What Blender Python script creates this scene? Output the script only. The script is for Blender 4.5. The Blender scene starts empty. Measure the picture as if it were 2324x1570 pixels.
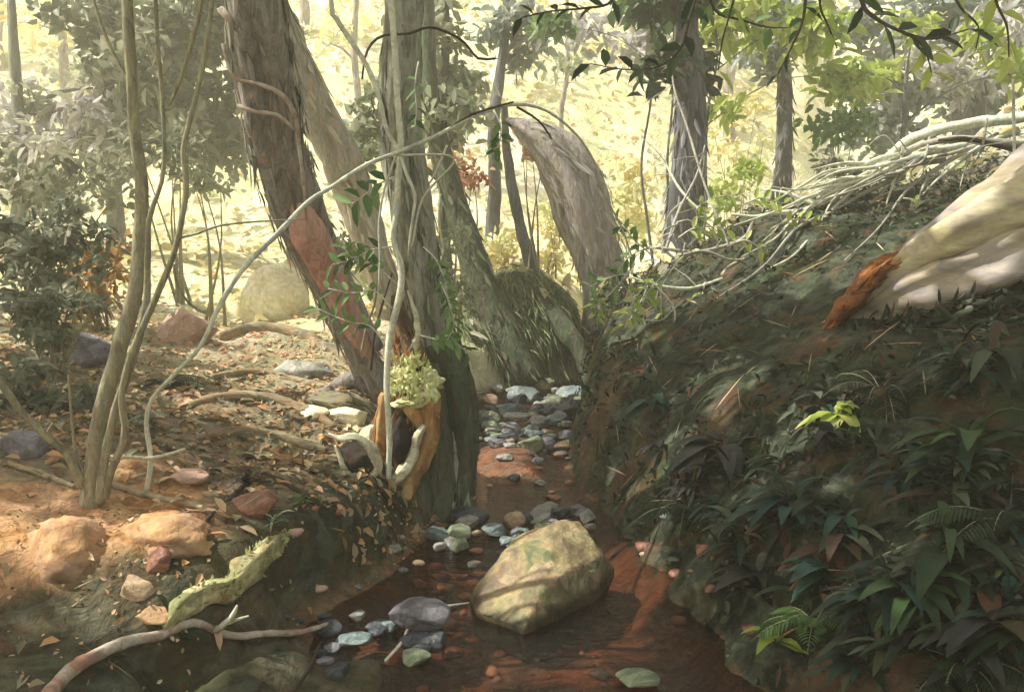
import bpy, math, random
import numpy as np
from mathutils import Vector, noise as mnoise

# ------------------------------------------------------------------ camera, sky, sun, exposure
SC = bpy.context.scene
HAZE = 0.0125
COL = SC.collection
PI = math.pi
PITCH = math.radians(6.4)
FPX = 2012.0                                  # focal length in pixels of a 2324-wide view
EYE = np.array([0.0, 0.0, 1.6])
cd = bpy.data.cameras.new("camera")
cam = bpy.data.objects.new("camera", cd)
COL.objects.link(cam)
cd.sensor_width = 36
cd.lens = 36 * FPX / 2324
cd.clip_start = 0.05
cd.clip_end = 900
cam.location = EYE
cam.rotation_euler = (PI / 2 - PITCH, 0, 0)
SC.camera = cam

SUN = np.array([-0.60, 0.03, 0.80])          # towards the sun
SUN /= np.linalg.norm(SUN)
sun_el = math.asin(SUN[2])
W = bpy.data.worlds.new("World")
SC.world = W
W.use_nodes = True
nt = W.node_tree
sky = nt.nodes.new("ShaderNodeTexSky")
sky.sky_type = 'NISHITA'
sky.sun_disc = False
sky.sun_elevation = sun_el
sky.sun_rotation = math.atan2(SUN[0], SUN[1])
bg = nt.nodes["Background"]
bg.inputs[1].default_value = 0.08
sky.dust_density = 4.0
sky.ozone_density = 0.4
nt.links.new(sky.outputs[0], bg.inputs[0])
ld = bpy.data.lights.new("sun", 'SUN')
ld.energy = 4.9
ld.angle = math.radians(0.5)
ld.color = (1.0, 0.95, 0.80)
sun = bpy.data.objects.new("sun", ld)
COL.objects.link(sun)
sun.rotation_euler = Vector(SUN).to_track_quat('Z', 'Y').to_euler()
SC.view_settings.view_transform = 'Standard'
SC.view_settings.look = 'None'
SC.view_settings.gamma = 1
SC.view_settings.exposure = 1.25
SC.cycles.volume_bounces = 1
SC.cycles.max_bounces = 8
SC.cycles.transparent_max_bounces = 16
SC.cycles.use_denoising = True

# ------------------------------------------------------------------ small maths
RNG = np.random.default_rng(7)
CT, ST = math.cos(PITCH), math.sin(PITCH)

def ray(px, py):
    a = (px - 1162) / FPX
    b = (785 - py) / FPX
    return np.array([a, CT + b * ST, -ST + b * CT])

def P(px, py, Y):
    d = ray(px, py)
    return EYE + d * (Y / d[1])

def rad(w, Y):
    return 0.5 * w * Y / FPX

def sm(t):
    t = np.clip(t, 0, 1)
    return t * t * (3 - 2 * t)

_tab = np.random.default_rng(3).random((256, 256))
def vnoise(x, y):
    x = np.asarray(x, float); y = np.asarray(y, float)
    xi = np.floor(x).astype(int); yi = np.floor(y).astype(int)
    fx = sm(x - xi); fy = sm(y - yi)
    a = _tab[xi & 255, yi & 255]; b = _tab[(xi + 1) & 255, yi & 255]
    c = _tab[xi & 255, (yi + 1) & 255]; d = _tab[(xi + 1) & 255, (yi + 1) & 255]
    return (a * (1 - fx) + b * fx) * (1 - fy) + (c * (1 - fx) + d * fx) * fy - 0.5

def fbm(x, y, s=1.0, o=4):
    r = 0; a = 1.0
    for k in range(o):
        r = r + a * vnoise(x * s + 17.3 * k, y * s - 9.1 * k)
        s *= 2.03; a *= 0.5
    return r

# ------------------------------------------------------------------ terrain
YL = [-20, 2.0, 2.8, 3.5, 4.1, 5.0, 6.0, 7.1, 9.6, 10.1, 10.5, 13, 15, 20, 200]
XL = [-1.9, -1.5, -1.12, -.9, -.67, -.38, -.36, -.38, -.36, .1, .8, 1.15, 2.4, 7, 60]
YR = [-20, 2.0, 3.0, 4.2, 5, 6.5, 8, 9.5, 10.5, 11.5, 13, 15, 20, 200]
XR = [2.0, 1.15, .90, .78, .6, .45, .56, .86, 1.02, 1.3, 1.75, 3.3, 8, 62]
DN = [0, .3, .6, 1.2, 2, 3.5, 6, 12]
HN = [0, .52, .86, 1.20, 1.58, 2.05, 2.3, 2.7]
DF = [0, .12, .3, .6, 1.0, 1.5, 2.3, 3.5, 6, 12]
HF = [0, .6, 1.08, 1.3, 1.5, 1.8, 2.0, 2.15, 2.3, 2.6]

def EL(y): return .12 * vnoise(y * 1.7, 3.3) + .10 * vnoise(y * 4.7, 5.3)
def ER(y): return .12 * vnoise(y * 1.9, 8.3) + .12 * vnoise(y * 4.3, 2.3)
def mudf(x, y): return sm((-.30 - x + .25 * vnoise(x * 3, y * 4)) / .22) * sm((3.62 - y + .3 * vnoise(x * 4 + 9, y * 3)) / .25)

def height(x, y):
    x = np.asarray(x, float); y = np.asarray(y, float)
    xl = np.interp(y, YL, XL); xr = np.interp(y, YR, XR)
    xl = xl + EL(y); xr = xr + ER(y)
    dl = xl - x
    dr = x - xr
    zl = .36 * sm(dl / .22) + .13 * np.clip(dl, 0, 30) * np.where(dl > 6, 6 / np.maximum(dl, 6), 1) + .03 * np.clip(y - 3, -1, 12) * sm(dl / .8)
    zl = zl + .62 * sm((y - 10.15) / .7) * np.exp(-((x - .3) / 1.0) ** 2) * np.exp(-np.clip(y - 12, 0, 99) ** 2 / 4) * sm(dl / .15)
    zl = zl + .35 * np.exp(-((x + 1.4) / 1.0) ** 2 - ((y - 8.5) / 1.4) ** 2)
    zl = zl - .16 * sm((3.35 - y) / .5) * sm(dl / .2) * sm((1.7 - dl) / 1)
    w = sm((y - 5) / 2.5)
    zr = np.interp(dr, DN, HN) * (1 - w) + np.interp(dr, DF, HF) * w
    zr = zr * np.interp(y, [-20, 2, 3, 4, 6, 8, 9.5, 10.4, 12, 16], [.3, .45, .55, .85, 1.0, 1.0, 1.0, .8, .35, .2])
    zr = zr + 2.4 * np.exp(-((x - 6.9) / 2.0) ** 2 - ((y - 11.5) / 2.2) ** 2)
    chan = (dl < 0) & (dr < 0)
    edge = np.minimum(-dl, -dr)
    zc = -.16 * sm(edge / .25) + .05 * fbm(x, y, 2.2)
    zc = zc * (1 - mudf(x, y)) + mudf(x, y) * (.015 + .09 * (fbm(x, y, 3.1) + .25)) + .23 * np.exp(-((x - .02) / .26) ** 4 - ((y - 6.6) / .9) ** 4)
    z = np.where(dl > 0, zl, np.where(dr > 0, zr, zc))
    offc = sm(np.maximum(dl, dr) / .3)
    z = z + .22 * sm(dr / .25) * (1 - sm((y - 10) / 1)) * (np.abs(fbm(x, y + 3, 1.35, 3)) - .25) + offc * (.13 * fbm(x, y, .9) + .05 * fbm(x + 5, y, 3.1, 3) + .022 * fbm(x, y + 9, 9, 2))
    hill = np.clip(y - 14.5, 0, 27)
    hz = .56 * hill * sm(hill / 9) + 1.6 * fbm(x, y, .12) * sm(hill / 12) + .25 * fbm(x, y, .9) * sm(hill / 5)
    hz = hz + 3.0 * sm((x - 9) / 14) * sm((y - 9) / 12) + 2.5 * sm((-x - 8) / 14) * sm((y - 7) / 12)
    return z + hz

def H(x, y):
    return float(height(x, y))

def PG(px, py, lift=0.0, far=70):
    """where the view line through a picture point meets the ground"""
    d = ray(px, py)
    ys = np.concatenate([np.arange(1.5, 16, .02), np.arange(16, far, .25)])
    pts = EYE[None] + d[None] * (ys / d[1])[:, None]
    g = height(pts[:, 0], pts[:, 1])
    k = np.nonzero(pts[:, 2] <= g)[0]
    if len(k) == 0:
        return None
    p = pts[k[0]].copy(); p[2] = g[k[0]] + lift
    return p

# ------------------------------------------------------------------ mesh building
class MB:
    def __init__(self):
        self.v = []; self.f = []; self.t = []; self.n = 0
    def add(self, v, faces, tint=0.5):
        v = np.asarray(v, float)
        for f in (faces if isinstance(faces, list) else [faces]):
            f = np.asarray(f, int)
            if len(f) == 0: continue
            self.f.append(f + self.n)
            self.t.append(np.broadcast_to(np.asarray(tint, float), (len(f),)).copy())
        self.v.append(v); self.n += len(v)
        return self
    def mesh(self, name, mat, origin=(0, 0, 0), smooth=True):
        v = np.concatenate(self.v) - np.asarray(origin, float)
        me = bpy.data.meshes.new(name)
        me.vertices.add(len(v)); me.vertices.foreach_set("co", v.astype(np.float32).ravel())
        tot = np.concatenate([np.full(len(f), f.shape[1]) for f in self.f])
        idx = np.concatenate([f.ravel() for f in self.f])
        me.loops.add(len(idx)); me.loops.foreach_set("vertex_index", idx.astype(np.int32))
        st = np.concatenate([[0], np.cumsum(tot)[:-1]])
        me.polygons.add(len(tot)); me.polygons.foreach_set("loop_start", st.astype(np.int32))
        me.update(calc_edges=True)
        me.polygons.foreach_set("use_smooth", np.full(len(tot), smooth))
        at = me.attributes.new("tint", 'FLOAT', 'FACE')
        at.data.foreach_set("value", np.concatenate(self.t).astype(np.float32))
        me.materials.append(mat)
        me.validate()
        return me

def thing(name, label, cat, loc, group=None):
    o = bpy.data.objects.new(name, None)
    COL.objects.link(o)
    o.location = tuple(loc); o.empty_display_size = .2
    o["label"] = label; o["category"] = cat
    if group: o["group"] = group
    o["_"] = 0
    del o["_"]
    return o

def part(name, mb, mat, parent, smooth=True, label=None, root=None):
    """a mesh child; vertices are given in world coordinates"""
    org = np.array(parent.location) if root is None else np.array(root.location)
    me = mb.mesh(name, mat, org, smooth)
    o = bpy.data.objects.new(name, me)
    COL.objects.link(o); o.parent = parent
    if label: o["label"] = label
    return o

def single(name, mb, mat, label, cat, loc, group=None, smooth=True):
    me = mb.mesh(name, mat, loc, smooth)
    o = bpy.data.objects.new(name, me)
    COL.objects.link(o); o.location = tuple(loc)
    o["label"] = label; o["category"] = cat
    if group: o["group"] = group
    return o

def setting(name, mb, mat, kind='structure', smooth=True):
    me = mb.mesh(name, mat, (0, 0, 0), smooth)
    o = bpy.data.objects.new(name, me)
    COL.objects.link(o); o["kind"] = kind
    return o

def spline(path, step):
    """Catmull-Rom through rows of (x, y, z, r)"""
    p = np.asarray(path, float)
    if len(p) < 2: return p
    e = np.vstack([2 * p[0] - p[1], p, 2 * p[-1] - p[-2]])
    out = []
    for i in range(1, len(e) - 2):
        L = np.linalg.norm(e[i + 1, :3] - e[i, :3])
        m = max(2, int(L / step))
        t = np.linspace(0, 1, m, endpoint=False)[:, None]
        a, b, c, d = e[i - 1], e[i], e[i + 1], e[i + 2]
        q = .5 * ((2 * b) + (c - a) * t + (2 * a - 5 * b + 4 * c - d) * t ** 2 + (3 * b - a - 3 * c + d) * t ** 3)
        out.append(q)
    out.append(p[-1:])
    q = np.vstack(out)
    q[:, 3] = np.maximum(q[:, 3], .0006)
    return q

def tube(path, n=8, step=.1, lump=0.0, flute=0.0, nfl=5, seed=0, wob=0.0, squash=1.0, twist=0.0):
    q = spline(path, step)
    m = len(q)
    if wob:
        for k in range(3):
            q[:, k] += wob * np.array([mnoise.noise(Vector((i * step * 3, seed * 7.1 + k * 3.3, 0))) for i in range(m)]) * np.sin(np.linspace(0, PI, m)) ** .5
    T = np.gradient(q[:, :3], axis=0)
    T /= np.linalg.norm(T, axis=1)[:, None] + 1e-9
    up = np.array([0, 0, 1.0]) if abs(T[0, 2]) < .8 else np.array([0, 1.0, 0])
    N = np.zeros_like(T)
    v = up - T[0] * (up @ T[0]); N[0] = v / np.linalg.norm(v)
    for i in range(1, m):
        v = N[i - 1] - T[i] * (N[i - 1] @ T[i]); N[i] = v / (np.linalg.norm(v) + 1e-9)
    B = np.cross(T, N)
    a = np.linspace(0, 2 * PI, n, endpoint=False)
    s = np.concatenate([[0], np.cumsum(np.linalg.norm(np.diff(q[:, :3], axis=0), axis=1))])
    R = np.repeat(q[:, 3:4], n, axis=1)
    if flute:
        R = R * (1 + flute * np.cos(nfl * a[None] + twist * s[:, None] + seed) + .5 * flute * np.cos((nfl * 2 + 1) * a[None] - twist * s[:, None] * .6 + 2 * seed))
    if lump:
        rm = max(q[:, 3].mean(), .004)
        for k, (fa, w) in enumerate(((1.0, 1.0), (2.6, .5))):
            nz = np.array([[mnoise.noise(Vector((math.cos(x) * fa * 1.2, math.sin(x) * fa * 1.2 + seed * 11.7, t / rm * .28 * fa))) for x in a] for t in s])
            R = R * (1 + lump * w * nz)
    V = q[:, None, :3] + R[:, :, None] * (np.cos(a)[None, :, None] * N[:, None] + squash * np.sin(a)[None, :, None] * B[:, None])
    V = V.reshape(-1, 3)
    i = np.arange(m - 1)[:, None] * n; j = np.arange(n)[None]
    F = np.stack([i + j, i + (j + 1) % n, i + n + (j + 1) % n, i + n + j], -1).reshape(-1, 4)
    V = np.vstack([V, q[0, :3] - T[0] * q[0, 3] * .3, q[-1, :3] + T[-1] * q[-1, 3] * .5])
    c0, c1 = m * n, m * n + 1
    jj = np.arange(n)
    F3 = np.vstack([np.stack([np.full(n, c0), (jj + 1) % n, jj], -1), np.stack([np.full(n, c1), (m - 1) * n + jj, (m - 1) * n + (jj + 1) % n], -1)])
    return V, [F, F3]

def path_px(pts, Y0, Y1=None, w=None):
    """picture points (px, py[, width[, Y]]) lifted to their distance"""
    n = len(pts); out = []
    for i, p in enumerate(pts):
        Y = p[3] if len(p) > 3 else (Y0 if Y1 is None else Y0 + (Y1 - Y0) * i / max(1, n - 1))
        wd = p[2] if len(p) > 2 else w
        out.append([*P(p[0], p[1], Y), rad(wd, Y)])
    return out

def unit(v):
    v = np.asarray(v, float)
    return v / (np.linalg.norm(v, axis=-1, keepdims=True) + 1e-9)

def leaves(mb, pos, dirs, nrm, L, Wd, tint, droop=.15, fold=.25):
    """N pointed leaves; two faces meeting at the midrib each half with a bent tip"""
    pos = np.asarray(pos, float); n = len(pos)
    if n == 0: return
    d = unit(dirs); s = unit(np.cross(nrm, d)); u = unit(np.cross(d, s))
    L = np.broadcast_to(L, (n,))[:, None]; Wd = np.broadcast_to(Wd, (n,))[:, None]
    def pt(t, w, h): return pos + d * L * t + s * Wd * w + u * (Wd * h) - np.array([0, 0, 1.]) * L * droop * t * t
    vs = [pt(0, 0, 0), pt(.32, .46, fold), pt(.70, .36, fold), pt(1, 0, 0), pt(.70, -.36, fold), pt(.32, -.46, fold), pt(.5, 0, 0)]
    V = np.stack(vs, 1).reshape(-1, 3)
    b = (np.arange(n) * 7)[:, None]
    Fq = np.vstack([b + [0, 6, 2, 1], b + [0, 5, 4, 6]])
    Ft = np.vstack([b + [6, 3, 2], b + [6, 4, 3]])
    t = np.broadcast_to(tint, (n,))
    mb.f.append(Fq + mb.n); mb.t.append(np.tile(t, 2).astype(float))
    mb.f.append(Ft + mb.n); mb.t.append(np.tile(t, 2).astype(float))
    mb.v.append(V); mb.n += len(V)

def rnd_dirs(n, rng, up=0.0):
    v = rng.normal(size=(n, 3)); v[:, 2] += up
    return unit(v)

import bmesh
def ico(sub):
    bm = bmesh.new(); bmesh.ops.create_icosphere(bm, subdivisions=sub, radius=1)
    v = np.array([x.co[:] for x in bm.verts]); f = np.array([[q.index for q in p.verts] for p in bm.faces]); bm.free()
    return v, f
ICO = {s: ico(s) for s in (2, 3, 4)}

def rock(center, size, seed, sub=3, planes=9, rough=.05, rz=0.0):
    rg = np.random.default_rng(seed)
    v, f = ICO[sub]; v = v.copy()
    for k in range(planes):
        nn = unit(rg.normal(size=3)); off = rg.uniform(.5, .86)
        e = v @ nn - off
        v = v - np.where(e > 0, e * .9, 0)[:, None] * nn
    dsp = np.array([mnoise.noise(Vector(p * 2.2) + Vector((seed * 3.1, 0, 0))) + .4 * mnoise.noise(Vector(p * 6) + Vector((seed, 0, 0))) for p in v])
    v = v * (1 + rough * 1.6 * dsp)[:, None]
    v = v * np.asarray(size, float)[None]
    c, s = math.cos(rz), math.sin(rz)
    v = v @ np.array([[c, s, 0], [-s, c, 0], [0, 0, 1]])
    return v + np.asarray(center, float), f

# ------------------------------------------------------------------ materials
def ramp(nt, fac, stops, interp='LINEAR'):
    r = nt.nodes.new("ShaderNodeValToRGB")
    cr = r.color_ramp; cr.interpolation = interp
    while len(cr.elements) > 1: cr.elements.remove(cr.elements[-1])
    cr.elements[0].position = stops[0][0]; cr.elements[0].color = (*stops[0][1], 1)
    for p, c in stops[1:]:
        e = cr.elements.new(p); e.color = (*c, 1)
    nt.links.new(fac, r.inputs[0])
    return r.outputs[0]

def even(cols, lo=.28, hi=.72):
    n = len(cols)
    return [(lo + (hi - lo) * i / max(1, n - 1), c) for i, c in enumerate(cols)]

YAW = [0.0]
def coords(nt, scale, warp=0.0, wscale=2.0, geo=False):
    tc = nt.nodes.new("ShaderNodeTexCoord")
    src = tc.outputs['Object']
    if YAW[0]:
        vr = nt.nodes.new("ShaderNodeVectorRotate"); vr.rotation_type = 'Z_AXIS'; vr.inputs['Angle'].default_value = -YAW[0]
        nt.links.new(src, vr.inputs[0]); src = vr.outputs[0]
    mp = nt.nodes.new("ShaderNodeMapping"); mp.inputs['Scale'].default_value = scale
    nt.links.new(src, mp.inputs[0])
    out = mp.outputs[0]
    if warp:
        nz = nt.nodes.new("ShaderNodeTexNoise"); nz.inputs['Scale'].default_value = wscale; nz.inputs['Detail'].default_value = 2
        nt.links.new(src, nz.inputs['Vector'])
        sub = nt.nodes.new("ShaderNodeVectorMath"); sub.operation = 'SUBTRACT'; sub.inputs[1].default_value = (.5, .5, .5)
        nt.links.new(nz.outputs['Color'], sub.inputs[0])
        sc = nt.nodes.new("ShaderNodeVectorMath"); sc.operation = 'SCALE'; sc.inputs['Scale'].default_value = warp
        nt.links.new(sub.outputs[0], sc.inputs[0])
        ad = nt.nodes.new("ShaderNodeVectorMath"); ad.operation = 'ADD'
        nt.links.new(out, ad.inputs[0]); nt.links.new(sc.outputs[0], ad.inputs[1])
        out = ad.outputs[0]
    return out

def mixc(nt, a, b, fac):
    m = nt.nodes.new("ShaderNodeMix"); m.data_type = 'RGBA'
    if isinstance(fac, float): m.inputs[0].default_value = fac
    else: nt.links.new(fac, m.inputs[0])
    nt.links.new(a, m.inputs[6]); nt.links.new(b, m.inputs[7])
    return m.outputs[2]

def noise_fac(nt, vec, s, detail=5, dist=0.0, rough=.55):
    n = nt.nodes.new("ShaderNodeTexNoise")
    n.inputs['Scale'].default_value = s; n.inputs['Detail'].default_value = detail
    n.inputs['Distortion'].default_value = dist; n.inputs['Roughness'].default_value = rough
    nt.links.new(vec, n.inputs['Vector'])
    return n.outputs['Fac']

def paint_color(nt, cols, scale=1.0, stretch=(1, 1, 1), dab=6.0, dabmix=.45, warp=.5, fine=None):
    """mottled colour: broad drifts of the palette plus small irregular patches of it"""
    warp = warp * .8
    v = coords(nt, stretch, warp, 1.5)
    a = ramp(nt, noise_fac(nt, v, scale, 6, .6), even(cols))
    vo = nt.nodes.new("ShaderNodeTexVoronoi"); vo.inputs['Scale'].default_value = dab
    v2 = coords(nt, stretch, warp * .6, 5)
    nt.links.new(v2, vo.inputs['Vector'])
    sp = nt.nodes.new("ShaderNodeSeparateColor"); nt.links.new(vo.outputs['Color'], sp.inputs[0])
    b = ramp(nt, sp.outputs[0], even(cols, .05, .95))
    c = mixc(nt, a, b, dabmix)
    # value grain
    g = ramp(nt, noise_fac(nt, v, dab * 3.2, 4), [(.3, (.72, .72, .72)), (.7, (1.25, 1.25, 1.25))])
    m = nt.nodes.new("ShaderNodeMix"); m.data_type = 'RGBA'; m.blend_type = 'MULTIPLY'; m.inputs[0].default_value = .8
    nt.links.new(c, m.inputs[6]); nt.links.new(g, m.inputs[7])
    return m.outputs[2]

def new_mat(name):
    m = bpy.data.materials.new(name); m.use_nodes = True
    return m, m.node_tree, m.node_tree.nodes["Principled BSDF"]

def bump(nt, bs, vec, s, strength, dist=.02, detail=6):
    b = nt.nodes.new("ShaderNodeBump"); b.inputs['Strength'].default_value = strength; b.inputs['Distance'].default_value = dist
    nt.links.new(noise_fac(nt, vec, s, detail, .4), b.inputs['Height'])
    nt.links.new(b.outputs[0], bs.inputs['Normal'])

def surf(name, cols, scale=1.0, stretch=(1, 1, 1), dab=6.0, dabmix=.45, rough=.85, bs=12, bst=.6, bd=.02, spec=.25, warp=.5):
    m, nt, b = new_mat(name)
    nt.links.new(paint_color(nt, cols, scale, stretch, dab, dabmix, warp), b.inputs['Base Color'])
    b.inputs['Roughness'].default_value = rough
    b.inputs['Specular IOR Level'].default_value = spec
    bump(nt, b, coords(nt, stretch), bs, bst, bd)
    return m

def leafmat(name, cols, trans=.35, rough=.5, spec=.3):
    m, nt, b = new_mat(name)
    at = nt.nodes.new("ShaderNodeAttribute"); at.attribute_name = "tint"
    c = ramp(nt, at.outputs['Fac'], even(cols, 0, 1))
    nt.links.new(c, b.inputs['Base Color'])
    b.inputs['Roughness'].default_value = rough; b.inputs['Specular IOR Level'].default_value = spec
    tr = nt.nodes.new("ShaderNodeBsdfTranslucent"); nt.links.new(c, tr.inputs[0])
    mx = nt.nodes.new("ShaderNodeMixShader"); mx.inputs[0].default_value = trans
    nt.links.new(b.outputs[0], mx.inputs[1]); nt.links.new(tr.outputs[0], mx.inputs[2])
    nt.links.new(mx.outputs[0], nt.nodes["Material Output"].inputs[0])
    return m

# ------------------------------------------------------------------ palettes and materials
BARK_BROWN = [(.09, .085, .08), (.17, .16, .15), (.27, .25, .24), (.38, .35, .33), (.22, .205, .19), (.40, .27, .22)]  # paled so the trunk fades as if in haze
BARK_SAGE = [(.12, .13, .11), (.22, .23, .19), (.32, .33, .27), (.42, .42, .36), (.27, .25, .22)]  # pale sage: the haze fade is mixed into the bark colour
BARK_GREY = [(.07, .075, .075), (.13, .135, .13), (.20, .20, .19), (.28, .28, .25)]
BARK_SLATE = [(.05, .055, .065), (.09, .095, .11), (.15, .15, .17), (.21, .21, .22)]
BARK_LILAC = [(.13, .11, .12), (.24, .20, .22), (.34, .30, .31), (.42, .38, .36), (.16, .12, .11), (.28, .26, .18)]  # lightened to carry the haze over the far trunk
BARK_MOSS = [(.02, .03, .02), (.045, .07, .04), (.08, .11, .06), (.05, .045, .04), (.13, .15, .10), (.09, .06, .045)]
BARK_STEM = [(.10, .11, .08), (.20, .20, .14), (.32, .30, .19), (.22, .17, .13), (.36, .36, .20), (.26, .26, .24)]
VINE_PALE = [(.30, .32, .25), (.56, .58, .44), (.70, .70, .56), (.42, .46, .40), (.60, .56, .50)]
M = {}
M['bark_brown'] = surf("bark_brown", BARK_BROWN, 1.6, (3, 3, .7), 7, .5, bs=9, bst=.9, bd=.03)
M['bark_grey'] = surf("bark_grey", BARK_GREY, 2, (3, 3, .6), 7, .4, bs=9, bst=.8, bd=.02)
M['bark_slate'] = surf("bark_slate", BARK_SLATE, 2, (3, 3, .5), 6, .4, bs=8, bst=.9, bd=.025)
M['bark_lilac'] = surf("bark_lilac", BARK_LILAC, 2, (3, 3, .7), 6, .5, bs=8, bst=.8, bd=.02)
M['bark_moss'] = surf("bark_moss", BARK_MOSS, 2.2, (3, 3, .8), 8, .5, bs=10, bst=1, bd=.03)
M['bark_sage'] = surf('bark_sage', BARK_SAGE, 2, (3, 3, .7), 7, .5, bs=10, bst=.9, bd=.02)
M['bark_stem'] = surf("bark_stem", BARK_STEM, 5, (2, 2, .6), 18, .5, bs=40, bst=.6, bd=.006)
M['bark_dark'] = surf("bark_dark", [(.02, .016, .014), (.05, .038, .03), (.09, .07, .055)], 6, (1, 1, 1), 20, .4, bs=40, bst=.5, bd=.005)
M['vine_pale'] = surf("vine_pale", VINE_PALE, 6, (1, 1, .6), 20, .4, bs=40, bst=.5, bd=.004)
M['pink_wood'] = surf("pink_wood", [(.30, .13, .10), (.50, .24, .20), (.62, .36, .31), (.52, .34, .30), (.36, .17, .10)], 2, (3, 3, .6), 6, .5, bs=14, bst=.5, bd=.01)
YAW[0] = math.radians(143)
M['log'] = surf("log_wood", [(.17, .13, .11), (.32, .28, .28), (.42, .38, .37), (.46, .40, .28), (.34, .30, .32), (.20, .16, .12), (.40, .38, .37)], 1.4, (.6, 2.2, 2.2), 3.4, .35, bs=6, bst=.4, bd=.02)
M['log_sunlit'] = surf("log_sunlit", [(.24, .16, .10), (.46, .38, .24), (.60, .55, .35), (.48, .43, .35), (.32, .25, .20), (.54, .50, .38)], 1.5, (.6, 2.2, 2.2), 4, .35, bs=6, bst=.4, bd=.015)  # lit version of the log wood, sunlight put into the cream
M['rust_wood'] = surf("rust_wood", [(.10, .03, .015), (.26, .08, .025), (.40, .15, .04), (.30, .12, .05), (.06, .03, .02), (.34, .20, .12)], 3, (.6, 4, 4), 8, .5, bs=18, bst=.9, bd=.02)
YAW[0] = 0.0
M['burl'] = surf("burl_sunlit_moss", [(.50, .46, .22), (.74, .72, .44), (.62, .68, .24), (.80, .78, .58), (.48, .34, .16)], 7, (1, 1, 1), 24, .5, bs=26, bst=.9, bd=.012)  # moss coloured as lit, sun included in the cream yellow
M['ochre_wood'] = surf("ochre_wood", [(.10, .045, .02), (.32, .14, .05), (.50, .30, .10), (.40, .26, .16), (.16, .08, .05)], 6, (1, 1, .5), 16, .5, bs=22, bst=.8, bd=.01)
M['root_pale'] = surf("root_pale", [(.30, .26, .20), (.52, .50, .38), (.66, .66, .46), (.45, .38, .32)], 8, (1, 1, 1), 22, .5, bs=30, bst=.6, bd=.006)
M['hollow'] = surf("hollow_shade", [(.008, .007, .007), (.02, .016, .013), (.05, .03, .02)], 6, (1, 1, 1), 14, .4, bs=20, bst=.6)
M['deadwood'] = surf("deadwood", [(.16, .09, .07), (.30, .20, .15), (.46, .40, .34), (.60, .57, .50), (.34, .16, .09)], 5, (.5, 1, 1), 16, .4, bs=30, bst=.7, bd=.008)

def rockmat(name, cols, s=5, dab=9, rough=.6, bst=.6):
    return surf(name, cols, s, (1, 1, 1), dab * 1.8, .35, rough=rough, bs=26, bst=.9, bd=.014, spec=.35)
M['r_moss'] = rockmat("mossy_boulder", [(.03, .045, .025), (.09, .11, .045), (.16, .17, .08), (.36, .28, .14), (.20, .13, .09), (.09, .11, .055), (.44, .34, .24), (.05, .055, .04)], 2.6, 5)
M['r_slate'] = rockmat("slate_stone", [(.035, .035, .045), (.10, .10, .12), (.22, .21, .25), (.34, .33, .38)], 3)
M['r_blue'] = rockmat("blue_stone", [(.05, .07, .08), (.11, .15, .16), (.21, .26, .27), (.31, .36, .36)], 4, rough=.45)
M['r_green'] = rockmat("green_stone", [(.05, .08, .05), (.14, .17, .11), (.27, .31, .20), (.38, .40, .28)], 4)
M['r_grey'] = rockmat("grey_stone", [(.08, .08, .08), (.20, .20, .19), (.36, .35, .32), (.50, .49, .44)], 4)
M['r_dark'] = rockmat("dark_stone", [(.012, .014, .022), (.03, .035, .05), (.07, .08, .10), (.12, .13, .16)], 4, rough=.4)
M['r_tan'] = rockmat("tan_stone", [(.22, .14, .09), (.40, .28, .18), (.55, .42, .28), (.46, .30, .24)], 3)
M['r_sand'] = rockmat("sandstone", [(.16, .07, .035), (.34, .16, .06), (.48, .27, .12), (.56, .36, .20), (.38, .20, .13), (.44, .30, .22), (.20, .12, .06), (.14, .12, .07)], 1.8, 4, rough=.9)
M['r_pink'] = rockmat("pink_stone", [(.28, .17, .13), (.44, .27, .22), (.55, .38, .31), (.40, .28, .24)], 3)
M['r_sun_cream'] = rockmat("sunlit_cream_stone", [(.60, .48, .28), (.80, .74, .52), (.86, .82, .64), (.74, .60, .34)], 2.4, 4, rough=.9, bst=.4)  # pale cream holds the sunlight on these stones
M['r_red'] = rockmat("red_stone", [(.07, .025, .018), (.18, .07, .045), (.30, .14, .09), (.38, .22, .15)], 4, rough=.45)

nt = M['r_moss'].node_tree; bs_ = nt.nodes["Principled BSDF"]; src = bs_.inputs['Base Color'].links[0].from_socket
tc = nt.nodes.new("ShaderNodeTexCoord"); sx = nt.nodes.new("ShaderNodeSeparateXYZ"); nt.links.new(tc.outputs['Object'], sx.inputs[0])
mr_ = nt.nodes.new("ShaderNodeMath"); mr_.operation = 'MULTIPLY_ADD'; nt.links.new(noise_fac(nt, tc.outputs['Object'], 9, 4), mr_.inputs[0]); mr_.inputs[1].default_value = -.07; nt.links.new(sx.outputs[2], mr_.inputs[2])
wet = ramp(nt, mr_.outputs[0], [(0.0, (.28, .26, .24)), (.035, (1, 1, 1))])      # the wet foot of the boulder at the waterline
mm = nt.nodes.new("ShaderNodeMix"); mm.data_type = 'RGBA'; mm.blend_type = 'MULTIPLY'; mm.inputs[0].default_value = 1
nt.links.new(src, mm.inputs[6]); nt.links.new(wet, mm.inputs[7]); nt.links.new(mm.outputs[2], bs_.inputs['Base Color'])
LF = {}
LF['deep'] = leafmat("leaf_deep", [(.009, .018, .010), (.018, .038, .017), (.032, .062, .024), (.055, .11, .035)])
LF['mid'] = leafmat("leaf_mid", [(.04, .09, .03), (.08, .16, .05), (.14, .25, .08), (.24, .34, .14)])
LF['lime'] = leafmat("leaf_lime", [(.20, .30, .06), (.34, .44, .08), (.48, .56, .14), (.56, .58, .28)], .4)
LF['sage'] = leafmat("leaf_sage", [(.10, .13, .08), (.20, .25, .16), (.32, .36, .24), (.42, .44, .33), (.30, .34, .30)])
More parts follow.
